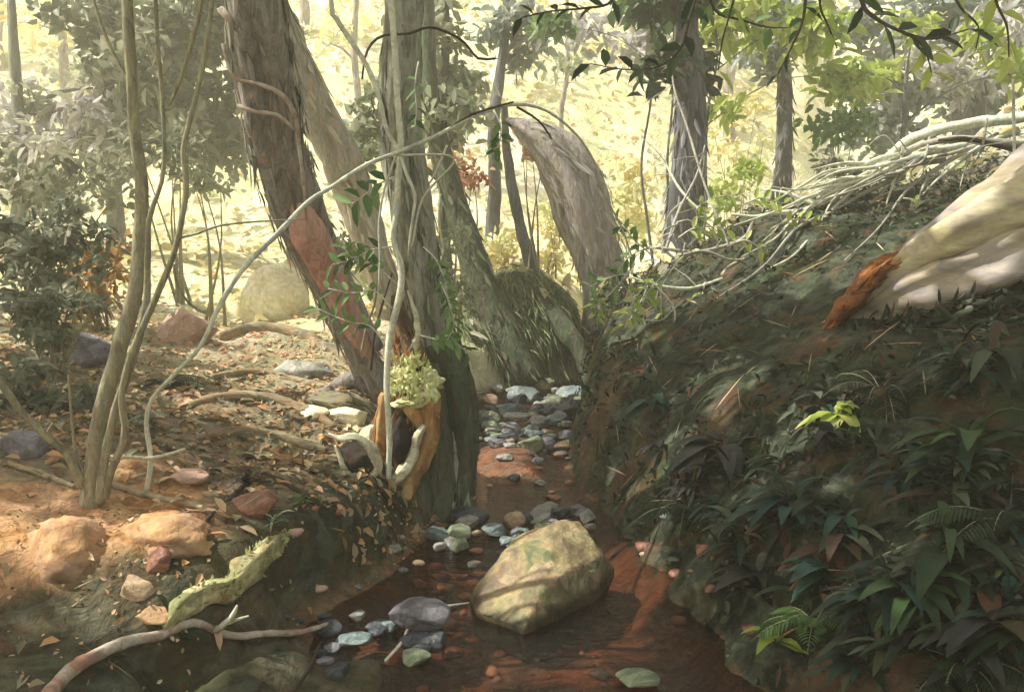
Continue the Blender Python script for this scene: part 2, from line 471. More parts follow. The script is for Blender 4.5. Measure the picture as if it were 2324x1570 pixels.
LF['grey'] = leafmat("leaf_grey", [(.08, .10, .07), (.14, .165, .12), (.20, .23, .17), (.28, .29, .22), (.38, .38, .30)])
LF['blue'] = leafmat("leaf_blue", [(.10, .13, .12), (.18, .23, .21), (.28, .33, .31), (.38, .42, .40), (.44, .44, .42)])
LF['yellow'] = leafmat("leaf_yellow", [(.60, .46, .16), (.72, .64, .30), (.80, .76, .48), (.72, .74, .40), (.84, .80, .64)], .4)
LF['lilac'] = leafmat("leaf_lilac", [(.30, .28, .30), (.46, .44, .47), (.58, .56, .56), (.42, .46, .36), (.60, .56, .46)])
LF['rust'] = leafmat("leaf_rust", [(.22, .08, .05), (.42, .18, .10), (.56, .30, .20), (.64, .44, .26), (.50, .26, .22)], .3)
LF['orange'] = leafmat("leaf_orange", [(.30, .15, .06), (.52, .28, .10), (.66, .42, .18), (.34, .26, .14), (.60, .36, .26)], .3)
LF['dark'] = leafmat("leaf_dark", [(.008, .009, .010), (.016, .016, .018), (.03, .035, .028), (.03, .02, .022)], .2)
LF['teal'] = leafmat("leaf_teal", [(.006, .016, .012), (.010, .028, .02), (.015, .045, .04), (.02, .07, .045), (.03, .05, .025)], .25)
LF['bank'] = leafmat("leaf_bank", [(.005, .006, .005), (.010, .014, .010), (.02, .034, .016), (.11, .125, .09), (.035, .06, .022), (.075, .028, .016), (.02, .045, .032), (.05, .07, .035)], .25)
LF['litter'] = leafmat("leaf_litter", [(.05, .04, .03), (.20, .11, .06), (.13, .14, .09), (.46, .24, .10), (.26, .26, .18), (.58, .32, .16), (.30, .31, .21), (.66, .42, .30), (.72, .60, .38), (.48, .24, .14)], .15, .8, .15)
LF['grass'] = leafmat("grass_blades", [(.04, .07, .025), (.09, .14, .05), (.16, .22, .08), (.28, .32, .15), (.20, .17, .14), (.12, .18, .06)], .3)

# ------------------------------------------------------------------ ground: one sheet, near grid fine, far grid coarse
def axis(fine0, fine1, step, lo, hi):
    a = list(np.arange(fine0, fine1, step)); s = step; x = a[-1]
    while x < hi: s *= 1.12; x += s; a.append(x)
    s = step; x = a[0]; b = []
    while x > lo: s *= 1.12; x -= s; b.append(x)
    return np.array(b[::-1] + a)
gx = axis(-5.0, 6.0, .055, -260, 260); gy = axis(1.6, 14.0, .055, -60, 420)
GX, GY = np.meshgrid(gx, gy)
GZ = height(GX, GY)
nx, ny = len(gx), len(gy)
i = np.arange(ny - 1)[:, None] * nx; j = np.arange(nx - 1)[None]
F = np.stack([i + j, i + j + 1, i + j + 1 + nx, i + j + nx], -1).reshape(-1, 4)
g = MB(); g.add(np.stack([GX, GY, GZ], -1).reshape(-1, 3), F)
m, nt, b = new_mat("ground")
za = nt.nodes.new("ShaderNodeAttribute"); za.attribute_name = "zone"
sp = nt.nodes.new("ShaderNodeSeparateColor"); nt.links.new(za.outputs['Color'], sp.inputs[0])
c0 = paint_color(nt, [(.025, .025, .018), (.08, .085, .055), (.15, .16, .11), (.30, .17, .08), (.12, .14, .09), (.34, .26, .17), (.07, .08, .05), (.34, .21, .16), (.16, .15, .10)], 1.7, (.7, 1.1, 1.5), 9, .55)
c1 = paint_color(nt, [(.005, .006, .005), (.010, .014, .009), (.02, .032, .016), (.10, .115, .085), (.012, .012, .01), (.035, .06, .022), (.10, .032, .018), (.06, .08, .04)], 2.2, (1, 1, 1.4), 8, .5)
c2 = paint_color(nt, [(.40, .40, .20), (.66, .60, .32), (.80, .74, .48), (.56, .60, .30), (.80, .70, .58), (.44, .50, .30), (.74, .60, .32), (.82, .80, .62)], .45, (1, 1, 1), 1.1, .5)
c3 = paint_color(nt, [(.06, .035, .025), (.14, .06, .035), (.24, .10, .055), (.12, .09, .07), (.30, .15, .08), (.09, .075, .065)], 3, (.6, 1.6, 1), 11, .5)
c4 = paint_color(nt, [(.20, .22, .16), (.34, .38, .26), (.44, .46, .34), (.48, .42, .44), (.36, .34, .30)], 1.1, (1, 1, 1), 4, .5)
cw = paint_color(nt, [(.16, .07, .035), (.34, .16, .06), (.48, .27, .12), (.56, .36, .20), (.38, .20, .13), (.20, .12, .06)], 2.2, (.8, 1.2, 1), 11, .55)
wa = nt.nodes.new('ShaderNodeAttribute'); wa.attribute_name = 'warm'
c = mixc(nt, c0, cw, wa.outputs['Fac'])
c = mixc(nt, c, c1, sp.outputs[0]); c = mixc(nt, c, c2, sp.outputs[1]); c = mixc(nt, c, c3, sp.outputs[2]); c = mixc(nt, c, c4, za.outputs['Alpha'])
nt.links.new(c, b.inputs['Base Color']); b.inputs['Roughness'].default_value = .9; b.inputs['Specular IOR Level'].default_value = .2
bump(nt, b, coords(nt, (1, 1, 1)), 16, 1, .05, 12)
ground = setting("ground", g, m)
xs, ys = GX.ravel(), GY.ravel()
dl = np.interp(ys, YL, XL) + EL(ys) - xs; dr = xs - np.interp(ys, YR, XR) - ER(ys)
wob = .5 * fbm(xs, ys, .8)
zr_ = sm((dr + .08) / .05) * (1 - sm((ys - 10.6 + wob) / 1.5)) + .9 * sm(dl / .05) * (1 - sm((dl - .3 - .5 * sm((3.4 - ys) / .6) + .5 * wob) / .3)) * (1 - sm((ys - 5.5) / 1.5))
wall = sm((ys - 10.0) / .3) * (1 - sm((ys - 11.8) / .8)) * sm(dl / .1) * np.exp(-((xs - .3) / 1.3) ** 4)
zf_ = sm((ys - 5.4 + wob * 3 + .2 * np.abs(xs + 1.6) - 2.5 * (xs > -.3)) / 3.4) * (1 - wall) * (1 - sm((xs - 3.2) / 1.5) * (1 - sm((ys - 13) / 3)))  # cream reaches nearer at left, brightening the sunlit clearing by colour
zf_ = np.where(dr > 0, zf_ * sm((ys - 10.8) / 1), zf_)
zb_ = sm((.04 - dl) / .05) * sm((-.02 - dr) / .05) * (ys < 14)
mud_ = mudf(xs, ys) * (dl < .05)
zb_ = zb_ * (1 - mud_)
zr_ = np.maximum(zr_ * (1 - zb_), mud_ * .8)
za_ = sm((xs - 4.2 + wob) / 1.0) * sm((ys - 8.6) / .9) * (1 - sm((ys - 17) / 4))
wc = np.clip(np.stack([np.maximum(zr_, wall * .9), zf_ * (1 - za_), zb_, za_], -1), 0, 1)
for px_, py_, r_ in [(1345, 950, .22), (1335, 1060, .16), (1470, 1000, .2), (1600, 990, .25), (1640, 940, .15), (1840, 780, .16), (2000, 1440, .12), (1400, 1180, .08)]:
    q_ = PG(px_, py_); k_ = (1 - sm((np.hypot(xs - q_[0], ys - q_[1]) + .3 * fbm(xs, ys, 3) - r_ * .5) / (r_ * .6))) * (dr > 0)
    wc[:, 2] = np.maximum(wc[:, 2], .42 * k_)
wm = np.zeros(len(xs))
for px_, py_, r_ in [(150, 1230, .42), (380, 1205, .42), (270, 1130, .4), (60, 1150, .3), (500, 1190, .25), (300, 1340, .2)]:
    q_ = PG(px_, py_); wm = np.maximum(wm, 1 - sm((np.hypot(xs - q_[0], ys - q_[1]) + .25 * fbm(xs, ys, 2.5) - r_ * .5) / (r_ * .8)))
aw = ground.data.attributes.new('warm', 'FLOAT', 'POINT'); aw.data.foreach_set('value', wm.astype(np.float32))
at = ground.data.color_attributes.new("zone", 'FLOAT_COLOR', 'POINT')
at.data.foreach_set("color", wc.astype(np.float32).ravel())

# ------------------------------------------------------------------ stream water
wy = np.concatenate([np.arange(1.2, 13.6, .1)])
wl = np.interp(wy, YL, XL) - .35; wr = np.interp(wy, YR, XR) + .3
K = 26
wv = np.stack([wl[:, None] + (wr - wl)[:, None] * np.linspace(0, 1, K)[None], np.repeat(wy[:, None], K, 1), np.zeros((len(wy), K))], -1).reshape(-1, 3)
i = np.arange(len(wy) - 1)[:, None] * K; j = np.arange(K - 1)[None]
w = MB(); w.add(wv, np.stack([i + j, i + j + 1, i + j + 1 + K, i + j + K], -1).reshape(-1, 4))
m, nt, b = new_mat("stream_water")
nt.nodes.remove(b)
tp = nt.nodes.new("ShaderNodeBsdfTransparent"); tp.inputs[0].default_value = (.66, .50, .42, 1)
gl = nt.nodes.new("ShaderNodeBsdfGlossy"); gl.inputs['Roughness'].default_value = .04
fr = nt.nodes.new("ShaderNodeFresnel"); fr.inputs[0].default_value = 1.33
mx = nt.nodes.new("ShaderNodeMixShader")
bp = nt.nodes.new("ShaderNodeBump"); bp.inputs['Strength'].default_value = .5; bp.inputs['Distance'].default_value = .03
nt.links.new(noise_fac(nt, coords(nt, (1, 2.6, 1), .4, 3), 9, 5, .6), bp.inputs['Height'])
nt.links.new(bp.outputs[0], gl.inputs['Normal']); nt.links.new(bp.outputs[0], fr.inputs['Normal'])
nt.links.new(fr.outputs[0], mx.inputs[0]); nt.links.new(tp.outputs[0], mx.inputs[1]); nt.links.new(gl.outputs[0], mx.inputs[2])
nt.links.new(mx.outputs[0], nt.nodes["Material Output"].inputs[0])
setting("stream_water", w, m)

# ------------------------------------------------------------------ foliage tools
def blob(mb, c, size, n, L, rng, aspect=.5, up=.4, clumps=None, droop=.15, hang=0.0):
    """leaves gathered in clumps inside an ellipsoid; gaps stay open between the clumps"""
    k = clumps or max(4, n // 45)
    q = rng.normal(size=(k, 3)); q = unit(q) * rng.random((k, 1)) ** .45
    cc = np.asarray(c) + q * np.asarray(size)
    who = rng.integers(0, k, n)
    sp_ = np.asarray(size).mean() / k ** .4 * .55
    pos = cc[who] + rng.normal(size=(n, 3)) * sp_ * np.array([1.1, 1.1, .7])
    nr = rnd_dirs(n, rng, up)
    d = unit(np.cross(nr, rng.normal(size=(n, 3)))); d[:, 2] -= hang; d = unit(d)
    ct = rng.random(k)
    tint = np.clip(ct[who] * .65 + rng.random(n) * .45 - .05, 0, 1)
    leaves(mb, pos, d, nr, L * rng.uniform(.6, 1.3, n), L * aspect * rng.uniform(.7, 1.2, n), tint, droop)
    return cc

def tree_px(name, label, px, Y, wpx, top, blobs, bark, leaf, leafL, group=None, lean=0.0, path=None, seed=0, cat="tree", n=10, flute=.05, lump=.18, extra=None, aspect=.55, limbs=True):
    """a tree: trunk from the ground at picture column px and distance Y, limbs to every leaf blob (px, py, dY, w, h, n)"""
    rng = np.random.default_rng(seed + 100)
    if path is None:
        x0 = P(px, 560, Y)[0]; z0 = H(x0, Y) - .15; r0 = rad(wpx, Y)
        zt = P(px, top, Y)[2]
        path = [[x0 + lean * t * (zt - z0) + .04 * (zt - z0) * mnoise.noise(Vector((t * 3, seed, 1))), Y + .05 * (zt - z0) * mnoise.noise(Vector((t * 3, seed, 5))), z0 + t * (zt - z0), r0 * (1.25 if i == 0 else 1 - .55 * t)] for i, t in enumerate(np.linspace(0, 1, 7))]
    base = np.array(path[0][:3])
    root = thing(name, label, cat, base, group)
    tk = MB(); tk.add(*tube(path, n, max(.06, path[0][3] * .5), lump, flute, 5, seed))
    q = spline(path, .1)
    cr = MB()
    for bl in blobs:
        bx, by, dY, bw, bh, bn = bl[:6]
        c = P(bx, by, Y + dY) if by is not None else np.array(bl[6])
        sz = np.array([rad(bw, Y + dY), rad((bw + bh) * .5, Y + dY) * .9, rad(bh, Y + dY)]) if by is not None else np.array(bl[7])
        cc = blob(cr, c, sz, int(bn * 1.5), leafL * 1.15, rng, aspect)
        if limbs:
            k = np.argmin(np.abs(q[:, 2] - (c[2] - .35 * np.linalg.norm(c[:2] - q[0, :2]) - .1)))
            p0 = q[k]; r1 = min(p0[3] * .5, .05 + .01 * len(blobs)); mid = (p0[:3] + c) / 2 + np.array([0, 0, .12 * np.linalg.norm(c - p0[:3])])
            tk.add(*tube([[*p0[:3], r1], [*mid, r1 * .7], [*c, r1 * .35]], 6, .25, .2, seed=seed))
            for t in cc[rng.permutation(len(cc))[:min(7, len(cc))]]:
                tk.add(*tube([[*c, r1 * .35], [*((c + t) / 2 + rng.normal(size=3) * .03), r1 * .25], [*t, .004]], 4, .3, seed=seed))
    part("trunk", tk, M[bark] if isinstance(bark, str) else bark, root)
    if blobs: part("crown", cr, LF[leaf], root)
    if wpx > 45: flakes("bark_strips", root, path[:max(4, len(path) - 1)], int(wpx * 6), .22, .04, 'fl_slate' if bark == 'bark_slate' else 'fl_lilac' if bark == 'bark_lilac' else 'fl_moss', seed, wild=.2)
    return root

# ------------------------------------------------------------------ spots kept sunlit: crown leaves towards the sun get cut away
T = []
def lit(px, py, r, Y=None):
    p = PG(px, py) if Y is None else P(px, py, Y)
    if p is not None: T.append((p, r))
for a in [(150, 1215, .10), (210, 1235, .07), (370, 1195, .10), (330, 1225, .06), (300, 1330, .05), (600, 1262, .06), (560, 1310, .07), (510, 1350, .06), (415, 1405, .06), (430, 1180, .05),
          (760, 930, .14), (700, 905, .12), (830, 960, .12), (640, 940, .10), (560, 935, .12), (650, 810, .25), (520, 880, .12), (400, 740, .16), (240, 690, .2), (280, 600, .2), (600, 690, .5), (450, 620, .5),
          (1190, 890, .22), (1280, 880, .14), (1120, 900, .1), (1180, 940, .12), (1220, 970, .08), (1280, 1000, .08), (1150, 780, .3), (1240, 760, .3),
          (1180, 1200, .10), (1050, 1190, .06), (1225, 1160, .07), (960, 1240, .05),
          (1870, 960, .07), (1930, 935, .06), (1420, 1110, .08), (1600, 830, .08), (1360, 1440, .10), (1300, 1490, .07), (330, 1470, .06), (540, 1440, .05)]:
    lit(*a)
for a in [(945, 870, .13, 5.05), (915, 925, .08, 5.0), (940, 1010, .06, 4.95), (905, 1075, .06, 4.9), (820, 1000, .05, 4.75), (1230, 1220, .17, 4.0), (1280, 1200, .12, 4.1), (1160, 1300, .12, 3.9), (930, 1385, .07, 3.5), (800, 1445, .03, 3.4),
          (2300, 470, .30, 4.4), (2180, 530, .26, 4.6), (2080, 590, .2, 4.8), (2280, 600, .26, 4.4), (2150, 650, .2, 4.6), (2000, 640, .12, 5.0), (1920, 640, .08, 5.1),
          (1960, 410, .2, 7.4), (1840, 470, .2, 7.2), (1720, 510, .2, 7.1), (1630, 620, .12, 6.8), (1540, 650, .12, 6.8), (1450, 600, .16, 6.9), (2050, 330, .25, 7.2), (2200, 300, .3, 7), (2300, 300, .3, 6.8), (1880, 540, .1, 6.9), (1400, 690, .1, 6.8), (1480, 700, .1, 6.6),
          (900, 340, .14, 4.7), (890, 60, .2, 4.8), (905, 640, .12, 4.7), (885, 800, .05, 4.7), (700, 460, .1, 4.1), (480, 720, .05, 3.8), (600, 560, .06, 3.9), (290, 800, .05, 3.6), (350, 650, .05, 3.6), (270, 1000, .04, 3.55),
          (690, 560, .3, 5.7), (720, 620, .2, 5.8), (640, 500, .2, 5.6), (1060, 290, .2, 5.0), (1180, 240, .2, 5.2),
          (1780, 100, .3, 5.4), (2080, 100, .4, 5.3), (1600, 120, .2, 5.6)]:
    lit(*a)
TP = np.array([t[0] for t in T]); TR = np.array([t[1] for t in T])

def cull(pos):
    keep = np.ones(len(pos), bool)
    for p, r in T:
        v = pos - p
        al = v @ SUN
        d = np.linalg.norm(v - al[:, None] * SUN, axis=1)
        keep &= ~((d < r + .17) & (al > 0))
    land = pos - SUN * ((pos[:, 2] - .9) / SUN[2])[:, None]
    keep &= land[:, 1] < np.where(land[:, 0] < -.4, 5.1, np.where(land[:, 0] > .7, 5.9, 8.6)) + .5 * np.sin(land[:, 0] * 1.7)
    # nothing of these crowns hangs into the view
    fy = pos[:, 1]
    keep &= ~((fy > 0) & (pos[:, 2] < 1.6 + .30 * fy + .6) & (np.abs(pos[:, 0]) < .60 * fy + .3))
    return keep

def added_canopy_tree(label, x, y, h, r, centres, n, leaf, bark, seed):  # unseen trees added to shade the stream, leaves cut over lit spots
    rng = np.random.default_rng(seed)
    z0 = H(x, y) - .2
    root = thing("added_shade_tree", label, "tree", (x, y, z0), "unseen trees added to shade the stream")
    path = [[x, y, z0, r * 1.4], [x + .05, y, z0 + .5, r], [x + .2, y + .1, z0 + h * .5, r * .8], [x + .1, y + .2, z0 + h, r * .4]]
    tk = MB(); tk.add(*tube(path, 12, .25, .12, .08, 5, seed))
    q = spline(path, .2); cr = MB()
    pos, nr_, ti = [], [], []
    for c, s in centres:
        c = np.array(c, float)
        k = np.argmin(np.abs(q[:, 2] - (c[2] - 1.6)))
        p0 = q[k]
        tk.add(*tube([[*p0[:3], r * .45], [*((p0[:3] + c) / 2 + [0, 0, .5]), r * .3], [*c, r * .12]], 7, .3, .1, seed=seed))
        m_ = int(n * s / sum(b[1] for b in centres))
        kk = 26
        q3 = unit(rng.normal(size=(kk, 3))) * rng.random((kk, 1)) ** .4 * np.array([s, s, s * .4]); cc = c + q3
        who = rng.integers(0, kk, m_)
        pos.append(cc[who] + rng.normal(size=(m_, 3)) * s * .2); ti.append(rng.random(m_))
    pos = np.vstack(pos); ti = np.concatenate(ti)
    k = cull(pos); pos = pos[k]; ti = ti[k]
    nr = rnd_dirs(len(pos), rng, 1.2)
    leaves(cr, pos, np.cross(nr, rng.normal(size=nr.shape)), nr, .30 * rng.uniform(.7, 1.2, len(pos)), .19, ti)
    part("trunk", tk, M[bark], root); part("crown", cr, LF[leaf], root)

NC = 3400
added_canopy_tree("unseen shade tree added beyond the left edge behind the dusky bushes", -6.9, 8.6, 8, .22, [((-4, 9.4, 8), 2.1), ((-5.8, 9.8, 7.6), 1.9), ((-2.8, 7.8, 8.4), 1.8), ((-2.2, 9.4, 7.8), 1.6)], NC, 'mid', 'bark_brown', 1)
added_canopy_tree("unseen shade tree added just outside the left edge level with the sapling clump", -4.3, 5.9, 8.5, .22, [((-2.2, 5, 8.2), 2.2), ((-4.4, 4.4, 8.0), 2.0), ((-.6, 5.4, 7.6), 1.8), ((-1.8, 6.8, 8.8), 1.7)], NC, 'deep', 'bark_grey', 2)
added_canopy_tree("unseen far left shade tree added with wide dense crown behind the ferny bushes", -8.6, 7.4, 8, .24, [((-7.6, 8, 7.8), 2.3), ((-9.6, 9, 7.6), 2.0), ((-6.8, 10.3, 7.6), 2.0), ((-7.4, 5.6, 8), 1.9), ((-9.8, 6.5, 8), 1.9)], NC, 'mid', 'bark_brown', 3)
added_canopy_tree("unseen shade tree added on the far left slope before the dense wide crowned one", -7.4, 1.4, 8.5, .22, [((-5.8, 2.5, 8), 2.2), ((-8.0, 3, 8), 2.0), ((-5.4, 6.4, 8.4), 2.0)], NC * .8, 'deep', 'bark_grey', 4)
added_canopy_tree("unseen slender shade tree added on the right bank just outside the frame", 3.0, 3.2, 7.5, .16, [((.4, 3.8, 7.4), 1.8), ((-.3, 2.4, 7.6), 1.6), ((1.8, 5.0, 7.0), 1.5), ((-1.2, 7.0, 7.8), 1.4), ((.6, 6.8, 7.6), 1.6)], NC, 'mid', 'bark_slate', 5)

def flakes(name, parent, path, n, L, W_, mat, seed, flat=.012, wild=.12):
    """loose strips of bark and moss that run with the trunk, one mesh part"""
    rng = np.random.default_rng(seed); q = spline(path, .02); T_ = unit(np.gradient(q[:, :3], axis=0))
    ix = rng.integers(0, len(q), n); t = T_[ix]; a = rng.uniform(0, 2 * PI, n)
    u = unit(np.cross(t, [0, 1.0, .2])); v = unit(np.cross(t, u))
    nr = u * np.cos(a)[:, None] + v * np.sin(a)[:, None]
    pos = q[ix, :3] + nr * (q[ix, 3] * rng.uniform(.96, 1.06, n) + flat * .3)[:, None]
    d = -t + rng.normal(size=(n, 3)) * wild
    m_ = MB(); leaves(m_, pos, d, nr, L * rng.uniform(.5, 1.5, n), W_ * rng.uniform(.6, 1.5, n), rng.random(n), .0, -.25)
    o = part(name, m_, LF[mat] if mat in LF else M[mat], parent); o["kind"] = "stuff"
    return o
LF['fl_rust'] = leafmat('bark_strip_rust', [(.05, .02, .012), (.20, .07, .02), (.38, .15, .04), (.28, .13, .06), (.44, .26, .14)], .02, .9, .1)
LF['fl_pale'] = leafmat('bark_strip_pale', [(.24, .18, .12), (.42, .36, .28), (.60, .54, .38), (.50, .46, .46), (.68, .64, .46)], .02, .9, .1)
LF['fl_sage'] = leafmat('bark_strip_sage', [(.07, .08, .06), (.16, .17, .13), (.26, .27, .22), (.38, .38, .30), (.20, .18, .15)], .02, .9, .1)
LF['fl_brown'] = leafmat("bark_strip_brown", [(.11, .105, .10), (.19, .18, .165), (.29, .27, .25), (.40, .37, .34), (.25, .24, .22), (.40, .28, .22)], .02, .9, .1)
LF['fl_moss'] = leafmat("bark_strip_moss", [(.02, .025, .016), (.05, .07, .035), (.09, .12, .06), (.15, .17, .12), (.08, .06, .045), (.20, .21, .18)], .05, .9, .1)
LF['fl_lilac'] = leafmat("bark_strip_lilac", [(.22, .19, .20), (.30, .27, .29), (.38, .35, .36), (.44, .40, .37), (.34, .28, .26), (.26, .25, .22)], .02, .9, .1)  # strips lightened for haze like the lilac bark
LF['fl_slate'] = leafmat("bark_strip_slate", [(.05, .05, .06), (.10, .10, .12), (.17, .17, .19), (.26, .26, .28), (.16, .15, .11)], .02, .9, .1)

# ------------------------------------------------------------------ the big leaning tree and the mossy tree beside it
def R3(seed): return np.random.default_rng(seed)

A = path_px([(910, 1010, 84, 6.3), (884, 930, 70, 6.25), (846, 850, 68, 6.2), (788, 735, 76, 6.05), (732, 610, 92, 5.85), (672, 480, 116, 5.6), (630, 330, 132, 5.35), (600, 150, 136, 5.1), (580, 0, 132, 4.9), (565, -200, 128, 4.75)], 6)
top = A[-1]
A += [[top[0] - .1, top[1] - .15, top[2] + 1.2, .17], [top[0] - .3, top[1] - .3, top[2] + 2.8, .12], [top[0] - .2, top[1] - .4, top[2] + 4.2, .06]]
ra = thing("leaning_tree", "big brown trunk leaning left from the stream bank with a pinkish bare patch", "tree", A[0][:3])
tk = MB(); tk.add(*tube(A, 22, .07, .22, .07, 4, 3, squash=.9))
tk.add(*tube(path_px([(650, 330, 44, 5.3), (700, 430, 46, 5.5), (745, 550, 40, 5.75), (800, 670, 34, 5.95), (858, 790, 30, 6.1)], 5), 9, .08, .25, .1, 3, 5))
tk.add(*tube([[*A[1][:3], .10], [A[0][0] - .28, 6.2, H(A[0][0] - .28, 6.2) + .1, .07], [A[0][0] - .6, 6.1, H(A[0][0] - .6, 6.1) - .05, .04]], 8, .07, .2))
for k in range(5):
    a = k * 1.3
    e = np.array(top[:3]) + [-.2 + 1.6 * math.cos(a), -.3 + 1.6 * math.sin(a), 3.6 + .3 * k]
    tk.add(*tube([[*A[-2][:3], .07], [*(np.array(A[-2][:3]) * .5 + e * .5 + [0, 0, .3]), .05], [*e, .02]], 6, .2, .1))
part("trunk", tk, M['bark_brown'], ra)
pw = MB(); pw.add(*tube(path_px([(672, 450, 30, 5.44), (694, 510, 74, 5.48), (722, 575, 82, 5.66), (752, 640, 74, 5.82), (788, 715, 62, 5.95), (815, 770, 50, 6.04), (838, 820, 24, 6.1)], 5), 14, .05, .25, .06, 3, 9))
part("bare_wood", pw, M['pink_wood'], ra, label="pinkish bare wood where the bark has peeled")
br = MB()
br.add(*tube(path_px([(505, 100, 8, 5.0), (530, 175, 9, 4.98), (590, 192, 10, 4.95), (640, 215, 12, 4.95), (668, 260, 12, 5.0), (680, 340, 10, 5.1), (690, 430, 7, 5.2), (695, 500, 4, 5.3)], 5), 6, .05, .2))
br.add(*tube(path_px([(540, 240, 9, 4.98), (580, 255, 10, 4.96), (630, 262, 10, 4.98), (675, 300, 8, 5.05)], 5), 6, .05, .2))
br.add(*tube(path_px([(500, 20, 16, 4.85), (540, 60, 17, 4.85), (575, 72, 14, 4.85), (630, 60, 12, 4.85)], 5), 6, .05, .2))
part("branch", br, M['deadwood'], ra)
cr = MB(); rng = R3(40)
pos = np.array([top[0] - .2, top[1] - .3, top[2] + 4.2]) + rng.normal(size=(1500, 3)) * [1.1, 1.0, .6]
pos = pos[cull(pos)]; nr = rnd_dirs(len(pos), rng, 1)
leaves(cr, pos, np.cross(nr, rng.normal(size=nr.shape)), nr, .24, .15, rng.random(len(pos)))
part("crown", cr, LF['mid'], ra)

Bp = path_px([(985, 1215, 210, 5.25), (990, 1120, 165, 5.3), (1000, 1000, 140, 5.4), (992, 860, 100, 5.45), (972, 720, 92, 5.45), (948, 560, 90, 5.4), (925, 400, 88, 5.35), (908, 230, 84, 5.3), (915, 60, 80, 5.25), (925, -150, 76, 5.2)], 5)
top = Bp[-1]
Bp += [[top[0] + .1, top[1] - .1, top[2] + 1.3, .11], [top[0] + .0, top[1] - .3, top[2] + 3.2, .06]]
rb = thing("mossy_tree", "grey green mossy trunk rising from the stream edge behind the hollow stump", "tree", (Bp[0][0], Bp[0][1], -.1))
Bp[0][2] = -.12
tk = MB(); tk.add(*tube(Bp, 22, .07, .25, .10, 5, 11))
for k in range(4):
    a = k * 1.6 + .4
    e = np.array(top[:3]) + [1.3 * math.cos(a), -.3 + 1.2 * math.sin(a), 2.9 + .3 * k]
    tk.add(*tube([[*Bp[-2][:3], .06], [*(np.array(Bp[-2][:3]) * .5 + e * .5 + [0, 0, .2]), .04], [*e, .015]], 6, .2, .1))
part("trunk", tk, M['bark_sage'], rb)
for pts in ([(1000, 780, 60, 5.35), (1032, 900, 66, 5.32), (1046, 1020, 60, 5.28), (1040, 1120, 50, 5.22), (1035, 1185, 44, 5.15)],
            [(965, 830, 60, 5.25), (985, 960, 72, 5.2), (992, 1080, 84, 5.15), (985, 1190, 90, 5.05)],
            [(1030, 760, 26, 5.6), (1062, 880, 34, 5.6), (1072, 980, 30, 5.6), (1068, 1080, 26, 5.55), (1062, 1150, 30, 5.5)],
            [(925, 1020, 70, 5.15), (930, 1100, 92, 5.05), (925, 1190, 100, 4.95), (920, 1235, 90, 4.88)],
            [(860, 1110, 40, 4.9), (872, 1170, 46, 4.85), (880, 1225, 40, 4.8)]):
    rt = MB(); rt.add(*tube(path_px(pts, 5), 10, .05, .3, .10, 4, pts[0][0]))
    part("buttress_root", rt, M['bark_moss'], rb)
cr = MB()
pos = np.array(top[:3]) + [0, -.3, 3.3] + R3(41).normal(size=(1300, 3)) * [1.0, .9, .5]
pos = pos[cull(pos)]; nr = rnd_dirs(len(pos), R3(42), 1)
leaves(cr, pos, np.cross(nr, R3(43).normal(size=nr.shape)), nr, .24, .15, R3(44).random(len(pos)))
part("crown", cr, LF['mid'], rb)

flakes("bark_strips", rb, Bp[4:9], 700, .12, .020, 'fl_sage', 12)
flakes("moss_strips", rb, [[*Bp[0][:3], Bp[0][3]], *Bp[1:5]], 700, .12, .026, 'fl_moss', 15)
flakes("bark_strips", ra, A[:10], 900, .16, .026, 'fl_brown', 13)
# a tan trunk between the two, haze put into its pale bark colour
C3 = path_px([(985, 960, 70, 8.6), (940, 860, 58, 8.5), (900, 740, 62, 8.4), (862, 610, 72, 8.3), (818, 480, 84, 8.2), (768, 350, 88, 8.1), (712, 230, 78, 8.0), (655, 100, 68, 7.9), (600, -60, 60, 7.8), (550, -260, 54, 7.7)], 7)
C3 += [[C3[-1][0] - .5, 7.5, C3[-1][2] + 1.6, .07]]
C3[0][2] = H(C3[0][0], C3[0][1]) - .1
rc = thing("leaning_tree", "haze-tinted tan trunk leaning left between the brown trunk and the mossy trunk", "tree", C3[0][:3])
tk = MB(); tk.add(*tube(C3, 18, .08, .3, .08, 4, 31)); part("trunk", tk, surf("bark_haze_tan", [(.22, .20, .16), (.34, .31, .26), (.46, .42, .35), (.32, .33, .28), (.50, .38, .30), (.42, .40, .36)], 1.8, (3, 3, .7), 6, .5, bs=9, bst=.9, bd=.03), rc)
flakes("bark_strips", rc, C3[:9], 400, .16, .03, 'fl_pale', 14)
cr = MB(); rng = R3(45); e = np.array(C3[-1][:3])
pos = e + rng.normal(size=(700, 3)) * [.8, .7, .4]; pos = pos[cull(pos)]; nr = rnd_dirs(len(pos), rng, 1)
leaves(cr, pos, np.cross(nr, rng.normal(size=nr.shape)), nr, .22, .14, rng.random(len(pos))); part("crown", cr, LF['mid'], rc)

